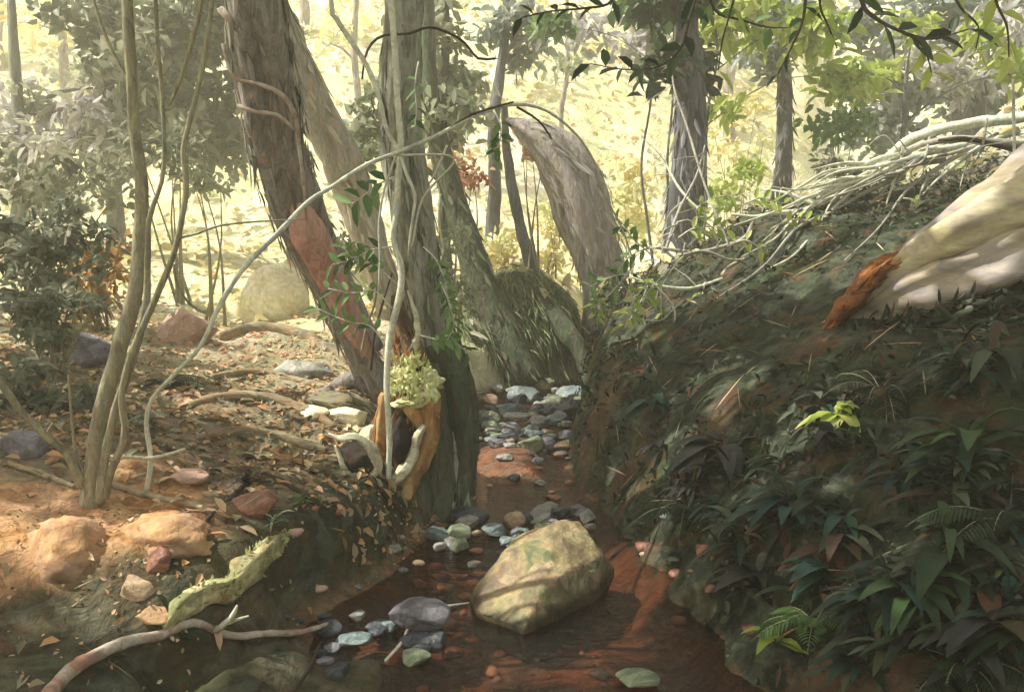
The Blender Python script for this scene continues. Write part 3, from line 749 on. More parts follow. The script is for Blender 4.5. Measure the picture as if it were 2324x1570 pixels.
# hollow stump: a bark body with a near-black lump shading its hollow, ochre wood folding round it, a mossy burl on top and a looping root
st = thing("hollow_stump", "gnarled hollow stump with sunlit-coloured yellow green burl and looping root over the stream bank", "stump", P(905, 1130, 4.95))
M['stump'] = surf("stump_bark", [(.02, .014, .010), (.06, .04, .025), (.14, .08, .045), (.24, .15, .08), (.09, .085, .05), (.32, .24, .14)], 4, (2, 2, .6), 12, .5, bs=18, bst=1, bd=.02)
s = MB(); s.add(*tube(path_px([(905, 1175, 130, 5.02), (900, 1110, 120, 5.02), (905, 1030, 116, 5.05), (918, 950, 112, 5.08), (930, 880, 100, 5.1), (925, 810, 70, 5.12), (908, 740, 44, 5.14), (898, 670, 20, 5.16)], 5), 24, .03, .45, .16, 5, 21)); part("stump_body", s, M['stump'], st)
s = MB(); v, f = rock(P(912, 985, 4.99), (rad(58, 5), .16, rad(150, 5)), 71, 4, 3, .1); s.add(v, f); part("hollow", s, M['hollow'], st)  # solid near-black lump, its colour paints the shade of the hollow
fw = MB()
fw.add(*tube(path_px([(950, 880, 60, 5.0), (972, 930, 46, 4.96), (975, 985, 42, 4.94), (958, 1035, 40, 4.92), (935, 1075, 46, 4.90), (915, 1120, 60, 4.9)], 5), 16, .02, .5, .2, 4, 2))
fw.add(*tube(path_px([(885, 895, 40, 5.0), (872, 950, 34, 4.98), (868, 1010, 32, 4.96), (872, 1070, 40, 4.94), (880, 1130, 54, 4.93)], 5), 16, .02, .5, .2, 4, 4))
fw.add(*tube(path_px([(905, 905, 16, 4.93), (925, 925, 26, 4.92), (945, 950, 22, 4.91), (955, 975, 12, 4.91)], 5), 12, .02, .5, .2, 3, 6))
part("exposed_wood", fw, M['ochre_wood'], st, label="orange brown wood folding round the hollow")
bu = MB()
for (px, py, w, h, Y, sd) in [(940, 868, 108, 78, 5.0, 3), (962, 892, 60, 70, 4.95, 4), (905, 872, 56, 74, 4.97, 5), (925, 912, 70, 34, 4.93, 6), (925, 828, 50, 36, 5.0, 7), (975, 862, 44, 50, 4.98, 8)]:
    v, f = rock(P(px, py, Y), (rad(w, Y), rad(w, Y) * .7, rad(h, Y)), sd, 4, 5, .34); bu.add(v, f)
part("burl", bu, M['burl'], st)
LF['fl_burl'] = leafmat('moss_tuft', [(.30, .24, .10), (.55, .52, .24), (.72, .72, .40), (.56, .64, .20), (.80, .80, .60)], .1, .9, .1)
flakes('moss_tufts', st, path_px([(925, 815, 50, 5.0), (935, 860, 100, 5.0), (940, 905, 84, 4.97), (935, 930, 40, 4.95)], 5), 420, .045, .02, 'fl_burl', 3, .01, .6)
flakes('wood_fibres', st, path_px([(905, 1150, 120, 5.0), (900, 1050, 122, 5.02), (915, 950, 118, 5.05), (925, 850, 96, 5.08), (908, 740, 50, 5.14)], 5), 420, .10, .014, 'fl_rust', 4, .012, .15)
for pts in ([(962, 965, 10, 4.88), (948, 990, 24, 4.87), (940, 1010, 20, 4.87), (938, 1030, 28, 4.86), (928, 1058, 34, 4.85), (900, 1086, 26, 4.83), (868, 1104, 18, 4.8), (842, 1112, 6, 4.77)],
            [(745, 984, 5, 4.67), (775, 994, 14, 4.66), (800, 992, 20, 4.66), (826, 1002, 22, 4.67), (848, 1028, 24, 4.69), (858, 1058, 20, 4.71), (842, 1082, 22, 4.71), (812, 1088, 18, 4.7), (788, 1070, 14, 4.69), (772, 1040, 12, 4.69), (762, 1010, 5, 4.7)],
            [(925, 660, 4, 5.12), (942, 710, 12, 5.08), (948, 760, 18, 5.06), (934, 795, 22, 5.05), (915, 825, 24, 5.04), (905, 850, 18, 5.04)],
            ):
    rt = MB(); rt.add(*tube(path_px([(a_, b_, w_ * .85, y_) for a_, b_, w_, y_ in pts], 5), 14, .012, .6, .22, 4, pts[0][0], twist=9))
    part("root", rt, M['root_pale'], st)
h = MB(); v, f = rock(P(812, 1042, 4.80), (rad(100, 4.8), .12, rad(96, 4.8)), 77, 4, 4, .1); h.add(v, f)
part("hollow", h, M['hollow'], st)  # solid dark lump painting the shade inside the looping root

# ------------------------------------------------------------------ other trunks behind
tree_px("forest_tree", "thick slate grey trunk standing behind the crest of the mossy bank", 1556, 9.6, 92, -60,
        [(1540, 20, -.1, 170, 90, 160), (1500, 150, -.6, 150, 60, 60), (1600, 160, .3, 90, 80, 60)], 'bark_slate', 'deep', .16, seed=1, n=18, flute=.06)
tree_px("forest_tree", "narrower blue grey trunk right of the thick slate trunk", 1768, 12.2, 50, -80,
        [(1790, 30, 0, 220, 120, 160), (1745, 130, 0, 120, 80, 60)], 'bark_slate', 'blue', .2, seed=2, n=12)
tree_px("forest_tree", "slim grey trunk cut by the upper edge between the vine and the slate trunk", 1112, 13.2, 36, -80,
        [(1150, 40, 0, 150, 90, 110), (1185, 120, .2, 120, 60, 60), (1200, 75, -.2, 80, 60, 40)], 'bark_slate', 'blue', .19, seed=3, n=10, lean=.05)
tree_px("leaning_tree", "broad lilac grey trunk leaning left over the stream bend", 1360, 10.9, 90, 300,
        [], 'bark_lilac', 'sage', .1, path=path_px([(1400, 760, 150, 10.9), (1385, 690, 122, 10.9), (1362, 600, 104, 10.9), (1340, 510, 122, 10.9), (1305, 420, 128, 10.9), (1258, 350, 104, 10.9), (1215, 308, 70, 10.9), (1175, 285, 34, 10.9), (1150, 272, 12, 10.9)], 10.9), seed=4, n=18, flute=.1, lump=.3)
tree_px("leaning_tree", "thin grey trunk slanting between the two sunlit windows of foliage", 1220, 11.6, 26, 300,
        [], 'bark_slate', 'sage', .1, path=path_px([(1245, 720, 28, 11.4), (1212, 620, 27, 11.5), (1188, 540, 26, 11.6), (1165, 440, 24, 11.7), (1150, 340, 20, 11.8), (1145, 240, 14, 11.8)], 11), seed=5, n=9)
tree_px("leaning_tree", "dark green mossy trunk leaning left at the edge of the sunlit window", 1090, 10.4, 60, 300,
        [(1010, 250, .5, 150, 150, 120)], 'bark_moss', 'sage', .16, path=path_px([(1195, 880, 110, 10.0), (1150, 780, 95, 10.2), (1105, 680, 76, 10.4), (1075, 590, 66, 10.5), (1045, 500, 58, 10.6), (1015, 400, 52, 10.7), (990, 300, 44, 10.8), (975, 180, 34, 10.9), (970, -40, 26, 11)], 10), seed=6, n=12, flute=.08)
tree_px("forest_tree", "tall slim pale trunk rising through the cream light right of the lilac trunk", 1285, 17, 16, -60, [(1290, 160, 0, 90, 120, 40)], 'bark_lilac', 'sage', .2, seed=7, n=8)
tree_px("forest_tree", "dusky grey green leafy tree behind the sapling clump at upper left", 262, 13.0, 44, -120,
        [(470, 60, -.2, 360, 190, 620), (430, 230, 0, 300, 200, 560), (330, 120, -.4, 280, 190, 460), (220, 50, -.2, 220, 130, 200), (470, 340, .2, 240, 130, 260), (560, 200, .4, 160, 260, 240), (260, 300, .2, 200, 160, 220)], 'bark_grey', 'grey', .20, seed=8, n=14)
tree_px("forest_tree", "grey leaved tree with drooping pale tufts at the far upper left", 60, 12.6, 40, 0,
        [(60, 260, 0, 200, 170, 260), (170, 310, -.3, 190, 150, 190), (230, 200, .4, 140, 110, 110), (60, 390, .2, 200, 150, 200)], 'bark_grey', 'lilac', .18, seed=9, n=9)
tree_px("forest_tree", "sage green leafy tree behind the pale hanging vine", 1010, 12, 34, -60,
        [(985, 60, 0, 130, 160, 190), (1010, 190, 0, 170, 150, 260), (1035, 300, 0, 140, 80, 110), (850, 250, .1, 110, 130, 110), (830, 330, 0, 90, 110, 90)], 'bark_moss', 'sage', .17, seed=10, n=9)
tree_px("forest_tree", "lime leaved tree filling the upper edge right of the slate trunk", 1600, 11.2, 10, 0,
        [(1690, 40, 0, 190, 110, 190), (1860, 60, 0, 180, 110, 180), (1890, 170, .2, 120, 90, 80), (1640, 240, 0, 60, 70, 30)], 'bark_slate', 'lime', .18, seed=11, n=8)
tree_px("forest_tree", "blue grey leaved tree in the upper right corner", 2160, 14, 60, -60,
        [(2080, 40, 0, 300, 150, 420), (2260, 90, 0, 260, 220, 420), (2060, 190, .5, 260, 170, 330), (1960, 280, .5, 200, 130, 220), (2250, 240, .4, 220, 120, 240)], 'bark_slate', 'blue', .2, seed=12, n=12)
tree_px("forest_tree", "pale lilac and lime leaved tree above the pale mound at right", 2210, 12.5, 34, 100,
        [(2150, 170, 0, 190, 130, 210), (2280, 40, 0, 120, 70, 70)], 'bark_slate', 'lilac', .18, seed=13, n=9)
tree_px("forest_tree", "lime leaved small tree between the blue grey tree and the mossy bank", 2040, 11.8, 20, 150,
        [(1985, 170, 0, 110, 140, 90), (2075, 60, -.3, 120, 60, 40), (2230, 90, -.2, 100, 60, 34), (2290, 170, -.2, 80, 120, 50)], 'bark_slate', 'lime', .17, seed=14, n=8)
tree_px("forest_tree", "leafy tree of green and lilac dabs beside the top of the slate trunk", 1470, 12.6, 8, -40,
        [(1420, 50, 0, 210, 120, 150), (1480, 150, .1, 120, 100, 70)], 'bark_slate', 'lilac', .18, seed=15, n=8)
tree_px("forest_tree", "green leaved tree overlapping the lilac dabs at the upper centre", 1520, 11.6, 8, -40,
        [(1490, 30, 0, 150, 90, 90), (1520, 190, 0, 120, 80, 60), (1250, 60, 0, 100, 60, 40)], 'bark_slate', 'mid', .17, seed=16, n=8)
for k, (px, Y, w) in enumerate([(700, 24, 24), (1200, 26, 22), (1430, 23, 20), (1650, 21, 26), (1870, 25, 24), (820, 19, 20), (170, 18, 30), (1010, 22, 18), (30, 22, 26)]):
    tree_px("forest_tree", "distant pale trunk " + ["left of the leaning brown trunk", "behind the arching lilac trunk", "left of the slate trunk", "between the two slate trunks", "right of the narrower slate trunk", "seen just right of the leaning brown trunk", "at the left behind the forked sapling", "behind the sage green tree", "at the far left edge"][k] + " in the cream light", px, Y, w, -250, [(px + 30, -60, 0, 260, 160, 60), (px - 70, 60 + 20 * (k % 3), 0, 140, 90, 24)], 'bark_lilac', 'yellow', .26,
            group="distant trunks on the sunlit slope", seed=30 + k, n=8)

# ------------------------------------------------------------------ shrubs
def shrub(label, px, py, Y, w, h, n, L, leaf, seed, group=None, aspect=.5, stems=6, name="shrub", droop=.15):
    rng = R3(seed); c = P(px, py, Y); gz = H(c[0], c[1])
    root = thing(name, label, "shrub", (c[0], c[1], gz), group)
    cr = MB(); cc = blob(cr, c, (rad(w, Y), rad((w + h) / 2, Y) * .7, rad(h, Y)), n, L, rng, aspect, droop=droop)
    stm = MB()
    for t in cc[rng.permutation(len(cc))[:stems]]:
        b0 = np.array([c[0] + rng.normal() * .06, c[1] + rng.normal() * .06, gz - .05])
        md = b0 * .45 + t * .55 + rng.normal(size=3) * .05
        stm.add(*tube([[*b0, .014 + .004 * (t[2] - gz)], [*md, .010], [*t, .004]], 5, .15))
    part("stems", stm, M['bark_stem'], root); part("foliage", cr, LF[leaf], root)
    return root
shrub("tall hazy sage green bush filling the left edge behind the orange bush", 120, 430, 9.0, 330, 240, 620, .12, 'grey', 21)
shrub("dusky low bush in the gap between leaning brown and tan trunks", 770, 560, 8.6, 110, 120, 150, .10, 'sage', 23)
shrub("tall dusky grey green bush at the far left edge behind the left twig", 100, 560, 6.6, 290, 250, 1100, .10, 'grey', 1)
shrub("dark ferny bush at left edge beside the forked sapling", 110, 720, 5.6, 260, 200, 620, .08, 'grey', 2)
shrub("low dark bush at left edge above the brown forest floor", 90, 900, 4.9, 260, 150, 520, .085, 'grey', 3)
shrub("orange leaved bush glowing behind the leftmost sapling stem", 215, 620, 7.4, 230, 190, 620, .10, 'orange', 4)
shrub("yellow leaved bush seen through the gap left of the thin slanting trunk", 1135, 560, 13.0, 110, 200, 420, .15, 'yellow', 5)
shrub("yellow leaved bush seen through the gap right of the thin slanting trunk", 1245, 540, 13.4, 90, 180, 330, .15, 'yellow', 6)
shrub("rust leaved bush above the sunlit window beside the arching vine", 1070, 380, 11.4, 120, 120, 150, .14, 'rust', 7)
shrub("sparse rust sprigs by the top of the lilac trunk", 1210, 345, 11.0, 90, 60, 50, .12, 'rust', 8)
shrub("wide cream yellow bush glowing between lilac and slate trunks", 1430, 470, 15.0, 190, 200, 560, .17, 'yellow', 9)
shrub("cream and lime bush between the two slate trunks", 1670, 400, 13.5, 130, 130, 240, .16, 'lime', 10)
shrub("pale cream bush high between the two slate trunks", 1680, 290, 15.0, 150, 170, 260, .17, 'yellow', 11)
shrub("deep green bush right of the narrower slate trunk", 1895, 290, 11.5, 150, 150, 190, .17, 'mid', 12)
shrub("grey green bush on the crest of the mossy bank at right", 1890, 380, 10.2, 170, 90, 200, .12, 'grey', 13)
shrub("grey green bush shading the top left of the sunlit clearing", 400, 350, 9.4, 240, 120, 330, .12, 'grey', 14)
shrub("olive and yellow bush hanging over the sunlit clearing", 470, 420, 8.6, 120, 80, 110, .11, 'sage', 15)
shrub("low sage bush on the crest of the left slope", 800, 700, 7.6, 90, 110, 100, .07, 'yellow', 16)
shrub("grey green leafy bush clinging behind the mossy trunk", 1010, 620, 7.6, 130, 260, 420, .09, 'sage', 17)

# ------------------------------------------------------------------ sapling clump, left foreground
GB = PG(215, 1145)
sp_ = thing("sapling_clump", "forked grey and yellow sapling with many thin stems in the left foreground", "tree", GB)
Yb = GB[1]
def stemp(pts, Ys, mat='bark_stem', n=9, lump=.14, parent=None, name="stem", flute=.05):
    Y = np.interp(np.linspace(0, 1, len(pts)), np.linspace(0, 1, len(Ys)), Ys)
    m_ = MB(); m_.add(*tube([[*P(p[0], p[1], y), rad(p[2], y)] for p, y in zip(pts, Y)], n, .04, lump, flute, 3, pts[0][0]))
    return part(name, m_, M[mat], parent if parent is not None else sp_)
stemp([(207, 1160, 50), (212, 1080, 40), (222, 980, 38), (245, 880, 36), (278, 770, 36), (308, 660, 34), (318, 560, 32), (322, 450, 30), (318, 380, 28), (305, 290, 26), (298, 150, 25), (290, 20, 24), (285, -160, 22), (270, -500, 14)], [Yb, Yb + .1, Yb + .1])
stemp([(240, 1130, 18), (252, 1070, 18), (284, 985, 17), (276, 900, 15), (300, 800, 16), (352, 680, 15), (389, 591, 14), (409, 517, 13), (423, 423, 13), (416, 345, 12), (430, 276, 12), (458, 162, 12), (480, 15, 11), (490, -160, 10), (480, -380, 6)], [Yb - .02, Yb - .1, Yb - .1])
stemp([(225, 1140, 22), (238, 1040, 20), (262, 930, 18), (300, 820, 18), (330, 700, 16), (335, 600, 13), (338, 500, 12), (358, 440, 10), (372, 380, 9), (370, 250, 9), (358, 100, 9), (352, -40, 8), (350, -260, 5)], [Yb - .03, Yb - .04, Yb])
stemp([(195, 1110, 20), (150, 1030, 17), (100, 985, 17), (50, 935, 16), (10, 880, 17), (-60, 800, 14)], [Yb, Yb - .2])
stemp([(203, 1100, 9), (175, 1040, 8), (164, 960, 7), (155, 850, 5)], [Yb, Yb])
stemp([(384, 240, 5), (410, 180, 9), (440, 80, 10), (458, 0, 10), (470, -140, 8)], [Yb - .02, Yb - .1])
stemp([(310, 210, 9), (290, 182, 8), (246, 98, 8), (212, 0, 8), (190, -120, 6)], [Yb + .1, Yb + .2])
stemp([(409, 540, 6), (450, 530, 5), (500, 512, 5), (600, 502, 4), (690, 498, 2)], [Yb - .1, Yb])
stemp([(395, 600, 6), (400, 640, 6), (430, 690, 6), (470, 712, 5)], [Yb - .1, Yb - .1])
cr = MB(); rng = R3(51)
for a in [(-.4, 3.6, 4.4), (-1.9, 3.4, 4.9), (-1.3, 3.9, 5.2)]:
    pos = np.array([a[0] - .8, a[1], a[2]]) + rng.normal(size=(220, 3)) * [.5, .5, .35]; pos = pos[cull(pos)]
    nr = rnd_dirs(len(pos), rng, 1); leaves(cr, pos, np.cross(nr, rng.normal(size=nr.shape)), nr, .10, .05, rng.random(len(pos)))
part("crown", cr, LF['mid'], sp_)

# arching vine that springs from beside the clump and bends over the stream
AV = [(332, 1118, 15, 3.9), (342, 1040, 15, 3.9), (332, 960, 14, 3.9), (345, 905, 12, 3.9), (395, 850, 11, 3.9), (455, 785, 12, 3.95), (500, 690, 15, 4.0), (556, 605, 15, 4.05), (640, 520, 15, 4.15), (700, 458, 14, 4.25), (752, 425, 12, 4.35), (830, 375, 13, 4.5), (905, 345, 12, 4.65), (990, 308, 11, 4.8), (1080, 262, 10, 5.0), (1165, 238, 9, 5.2), (1240, 252, 8, 5.4), (1310, 308, 7, 5.6), (1352, 375, 6, 5.8), (1380, 455, 5, 6.0), (1412, 520, 5, 6.2), (1440, 600, 4, 6.5)]
av = thing("arching_vine", "long pale vine arching from the left ground high across the stream to the mossy bank", "vine", P(332, 1118, 3.9))
m_ = MB(); m_.add(*tube([[*P(a, b_, Y), rad(w_ * .8, Y)] for a, b_, w_, Y in AV], 8, .04, .2, .05, 3, 4)); part("stem", m_, M['vine_pale'], av)
stemp([(1173, 243, 6), (1222, 274, 5), (1252, 315, 4)], [5.2, 5.3], 'bark_dark', parent=av, name="twig")
stemp([(1012, 296, 3), (1060, 266, 5), (1110, 247, 5), (1165, 232, 4)], [4.84, 5.16], 'bark_dark', parent=av, name="twig")
stemp([(900, 352, 6), (940, 480, 6), (990, 350, 5), (1005, 340, 3)][0:1] + [(1030, 360, 5), (960, 450, 5), (935, 560, 4)], [4.65, 4.9], 'vine_pale', parent=av, name="twig")
stemp([(330, 1040, 9), (370, 1034, 8), (420, 1018, 5)], [3.88, 3.9], 'vine_pale', parent=av, name="twig")
stemp([(330, 1040, 9), (290, 1036, 8), (262, 1044, 5)], [3.88, 3.85], 'vine_pale', parent=av, name="twig")

# hanging vines around the mossy tree
def vine(label, pts, Ys, mat='vine_pale', n=7, name="hanging_vine", group=None, seed=0, up=True):
    Y = np.interp(np.linspace(0, 1, len(pts)), np.linspace(0, 1, len(Ys)), Ys)
    q = [[*P(p[0], p[1], y), rad(p[2], y)] for p, y in zip(pts, Y)]
    m_ = MB(); m_.add(*tube(q, n, .035, .2, .04, 3, seed))
    return single(name, m_, M[mat], label, "vine", q[0][:3], group)
vine("thick pale vine hanging straight down in front of the mossy trunk to the stump root", [(880, -500, 10), (884, -200, 11), (888, 0, 13), (895, 98, 14), (902, 222, 14), (910, 335, 14), (903, 419, 13), (898, 492, 12), (893, 542, 12), (912, 616, 15), (903, 690, 16), (884, 770, 15), (878, 880, 14), (884, 990, 14), (882, 1085, 12)], [4.9, 4.75, 4.72, 4.72])
vine("lilac white vine curving down from the upper edge to cross the arching vine", [(735, -300, 8), (752, 0, 10), (764, 44, 11), (823, 133, 11), (850, 190, 11), (863, 231, 10), (878, 295, 10), (906, 345, 9)], [4.7, 4.68])
vine("thin looping vine right of the crossing dropping beside the mossy trunk", [(908, 350, 6), (922, 394, 7), (942, 443, 7), (937, 492, 6), (930, 540, 5), (927, 580, 3)], [4.66, 4.7])
vine("faint thin vine left of the crossing falling toward the stump", [(903, 345, 5), (885, 390, 5), (868, 450, 5), (860, 517, 5), (862, 590, 4), (858, 660, 3)], [4.68, 4.75])
vine("dark brown vine looping near the upper edge right of the mossy trunk", [(822, 180, 4), (828, 133, 5), (843, 100, 6), (873, 80, 6), (927, 77, 6), (976, 62, 6), (1025, 79, 6), (1055, 98, 6), (1085, 133, 6), (1125, 133, 5)], [4.9, 5.2], 'bark_dark')
vine("thin grey vine slanting from the rust bush down past the sage bush", [(1015, 330, 5), (985, 400, 5), (955, 440, 5), (1000, 470, 4)][:3] + [(935, 480, 3)], [6.4, 6.4])
vine("thin grey vine curling down in front of the leafy bush behind the mossy trunk", [(1000, 440, 5), (996, 500, 5), (1005, 570, 5), (990, 610, 5), (955, 655, 3)], [6.3, 6.2])
vine("dark red stem rising steeply left of the pale hanging vine", [(842, 840, 6), (850, 760, 6), (868, 690, 5), (890, 620, 3)], [5.0, 4.95], 'bark_dark', name="thin_stem")
vine("brown stem curving beside the dark red stem", [(820, 800, 5), (832, 740, 5), (850, 690, 5), (858, 620, 3)], [5.3, 5.3], 'bark_stem', name="thin_stem")

# small leaf sprigs on slender stalks
def sprig(label, pts, Y, leafset, L, n, seed, mat='bark_dark', w=4, group=None, name="leafy_sprig", Y1=None, aspect=.42):
    q = path_px([(p[0], p[1]) for p in pts], Y, Y1 if Y1 else Y, w)
    for k in range(len(q)): q[k][3] *= 1 - .6 * k / len(q)
    root = thing(name, label, "sprig", q[0][:3], group)
    m_ = MB(); m_.add(*tube(q, 5, .03)); part("stalk", m_, M[mat], root)
    rng = R3(seed); c = spline(q, .01); T_ = unit(np.gradient(c[:, :3], axis=0))
    ix = np.linspace(len(c) * .25, len(c) - 1, n).astype(int)
    pos = c[ix, :3]; sd = np.where(np.arange(n) % 2 == 0, 1, -1)[:, None]
    side = unit(np.cross(T_[ix], np.array([0, -1.0, .3])))
    d = T_[ix] * .6 + side * sd * .9 + rng.normal(size=(n, 3)) * .25
    nr = np.array([0, -.7, .8]) + rng.normal(size=(n, 3)) * .35
    lv = MB(); leaves(lv, pos, d, nr, L * rng.uniform(.7, 1.25, n), L * aspect, rng.random(n))
    part("leaves", lv, LF[leafset], root)
    return root
sp_g = "green leaf sprigs around the pale vine"
for k, (pts, n, L) in enumerate([([(905, 400), (870, 412), (830, 440), (800, 462)], 9, .075), ([(890, 560), (850, 565), (800, 585), (780, 560)], 12, .05), ([(895, 640), (850, 600), (810, 590), (755, 600)], 14, .05),
                                 ([(890, 700), (850, 660), (800, 665), (745, 655)], 13, .05), ([(880, 790), (840, 740), (790, 730), (720, 700)], 12, .05), ([(960, 560), (990, 590), (1010, 640), (1020, 700)], 14, .045),
                                 ([(950, 760), (990, 770), (1030, 775), (1060, 800)], 13, .05), ([(1000, 640), (1020, 690), (1030, 740), (1010, 780)], 12, .045), ([(1120, 250), (1135, 280), (1135, 320), (1120, 350)], 12, .05), ([(950, 140), (942, 190), (945, 250), (940, 300)], 10, .04)]):
    sprig("green leaf sprig " + ["left of the vine crossing near the brown trunk", "of longer leaves over the pinkish bare wood", "in the row just below the longest one", "across the lower pinkish wood", "lowest left, beside the stump top", "falling right of the mossy trunk", "above the cobbles right of the stump", "upright behind the mossy trunk's right edge", "hanging from the top of the arching vine", "high up beside the straight pale vine"][k], pts, 4.85 if k < 9 else 4.9, 'mid', L * 1.6, n, 60 + k, 'vine_pale', 4, sp_g, aspect=.5)

# ------------------------------------------------------------------ fallen log and the roots on the right bank
LG = [(2560, 410, 300, 4.3), (2430, 480, 285, 4.4), (2324, 540, 268, 4.5), (2204, 590, 226, 4.65), (2105, 628, 178, 4.8), (2041, 662, 136, 4.92), (1975, 700, 96, 5.06), (1910, 735, 60, 5.2), (1850, 765, 30, 5.35)]
lg = thing("fallen_log", "broad pale lilac and cream fallen log running down the bank from the right edge", "log", P(2204, 588, 4.55))
def tp(l): return [[*P(a, b_, Y), rad(w_, Y)] for a, b_, w_, Y in l]
m_ = MB(); m_.add(*tube(tp(LG), 48, .03, .30, .07, 7, 8, twist=.9, squash=.85)); part("trunk", m_, M['log'], lg)
m_ = MB(); m_.add(*tube(tp([(2540, 330, 130, 4.15), (2400, 410, 130, 4.25), (2324, 452, 118, 4.35), (2204, 512, 92, 4.5), (2120, 556, 70, 4.65), (2050, 604, 50, 4.78), (1980, 660, 34, 4.92), (1900, 712, 16, 5.1)]), 20, .04, .34, .14, 3, 2)); part("upper_ridge", m_, M['log_sunlit'], lg, label="ridge along the log coloured cream yellow for sunlight")
m_ = MB(); m_.add(*tube(tp([(2070, 570, 10, 4.72), (2010, 604, 34, 4.80), (1960, 650, 46, 4.87), (1915, 702, 38, 4.98), (1875, 755, 24, 5.1), (1838, 805, 18, 5.2), (1800, 850, 14, 5.25), (1765, 905, 6, 5.3)]), 14, .03, .7, .2, 5, 6)); part("splintered_edge", m_, M['rust_wood'], lg, label="rust orange splintered edge along the upper left of the log")
flakes("rust_splinters", lg, tp([(2050, 585, 14, 4.74), (2005, 612, 34, 4.8), (1960, 655, 44, 4.86), (1915, 712, 34, 4.98), (1870, 765, 22, 5.1)]), 90, .09, .018, 'fl_rust', 5, .0, .08)
flakes("moss_tufts", lg, tp([(2500, 650, 110, 4.15), (2324, 690, 96, 4.3), (2200, 715, 80, 4.45), (2090, 735, 60, 4.6), (1980, 760, 44, 4.8), (1880, 790, 30, 5.1)]), 520, .08, .03, 'bank', 7, .012, .7)

def on_bank(pts, lift=.02, Y0=None):
    """a path laid along the ground where the view line meets it (or at distance p[3])"""
    out = []; last = Y0
    for p in pts:
        q = PG(p[0], p[1]) if len(p) < 4 else None
        if q is None or q[1] > 10.5:
            Y = p[3] if len(p) > 3 else (last or 7)
            q = P(p[0], p[1], Y)
            q[2] = max(q[2], H(q[0], q[1]) + lift)
        last = q[1]
        out.append([*q, rad(p[2], q[1])])
    out = np.array(out)
    if len(out) > 3:
        y = out[:, 1].copy(); y[1:-1] = (y[:-2] + 2 * y[1:-1] + y[2:]) / 4
        for k in range(len(out)):
            d = ray(pts[k][0], pts[k][1]); q = EYE + d * (min(y[k], out[k, 1]) / d[1]); out[k, :3] = q
    out[:, :3] -= unit(out[:, :3] - EYE) * lift
    return out
M['root_grey'] = surf('root_grey', [(.14, .13, .11), (.28, .27, .24), (.42, .42, .36), (.34, .30, .28), (.50, .50, .42)], 6, (1, 1, 1), 16, .4, bs=40, bst=.5, bd=.004)
rt = thing("exposed_roots", "tangle of pale dead roots and branches spread along the crest of the mossy bank", "roots", PG(1810, 500))
RTS = [[(2380, 262, 26, 6.8), (2322, 268, 24, 6.8), (2154, 290, 24, 6.9), (2056, 325, 22, 7), (1997, 379, 20, 7), (1957, 412, 20, 7), (1908, 450, 17, 6.95), (1860, 468, 14, 6.9), (1810, 480, 12, 6.85), (1760, 484, 10, 6.8), (1711, 492, 8, 6.8), (1660, 486, 6, 6.8)],
       [(2324, 330, 18, 6.6), (2260, 322, 18, 6.65), (2170, 316, 16, 6.7), (2090, 330, 15, 6.8), (2030, 362, 14, 6.85), (1975, 400, 13, 6.9)],
       [(1905, 452, 12, 6.9), (1840, 472, 11, 6.85), (1810, 480, 11, 6.8), (1770, 515, 10, 6.75), (1735, 548, 9, 6.7), (1696, 583, 9, 6.65), (1647, 611, 9, 6.6), (1637, 636, 8, 6.55), (1612, 662, 7, 6.5), (1598, 676, 6, 6.5), (1571, 700, 4, 6.5)],
       [(1640, 632, 8, 6.5), (1600, 646, 8, 6.5), (1563, 655, 8, 6.5), (1514, 652, 8, 6.5), (1465, 640, 7, 6.5), (1430, 628, 4, 6.5)],
       [(1955, 415, 13, 6.95), (1900, 470, 11, 6.85), (1850, 510, 9, 6.8), (1800, 548, 8, 6.7), (1730, 580, 7, 6.65), (1660, 590, 6, 6.6), (1600, 570, 6, 6.6), (1540, 580, 5, 6.6)],
       [(1710, 500, 9, 6.8), (1690, 540, 9, 6.75), (1640, 560, 9, 6.7), (1580, 572, 8, 6.65), (1520, 566, 8, 6.65), (1470, 560, 6, 6.65)],
       [(1860, 470, 9, 6.8), (1790, 440, 7, 6.9), (1730, 430, 5, 7.0)],
       [(1890, 460, 8, 6.8), (1868, 520, 7, 6.7), (1862, 580, 7, 6.55)],
       [(1866, 540, 6, 6.6), (1890, 560, 5, 6.5), (1914, 580, 4, 6.45)],
       [(2050, 335, 7, 6.8), (2042, 372, 6, 6.75), (2012, 395, 5, 6.7)],
       [(2110, 312, 6, 6.8), (2095, 365, 6, 6.7), (2050, 382, 5, 6.65)],
       [(2240, 270, 6, 6.6), (2230, 330, 6, 6.5), (2212, 350, 4, 6.5)],
       [(2300, 180, 5, 6.4), (2300, 260, 7, 6.4), (2302, 330, 7, 6.35), (2296, 375, 6, 6.3), (2258, 425, 4, 6.2)],
       [(1560, 560, 8, 6.7), (1530, 520, 8, 6.7), (1560, 500, 6, 6.7), (1620, 545, 6, 6.7)],
       [(1510, 570, 8, 6.7), (1540, 480, 7, 6.8), (1580, 400, 5, 7.0), (1600, 330, 3, 7.2)],
       [(1640, 520, 7, 6.8), (1560, 450, 6, 7.0), (1520, 390, 5, 7.2), (1505, 350, 3, 7.3)],
       [(1655, 560, 6, 6.7), (1600, 420, 6, 6.9), (1560, 290, 5, 7.2), (1530, 200, 4, 7.4), (1524, 130, 3, 7.5)],
       [(1480, 640, 6, 6.4), (1530, 700, 5, 6.3), (1525, 760, 4, 6.2)]]
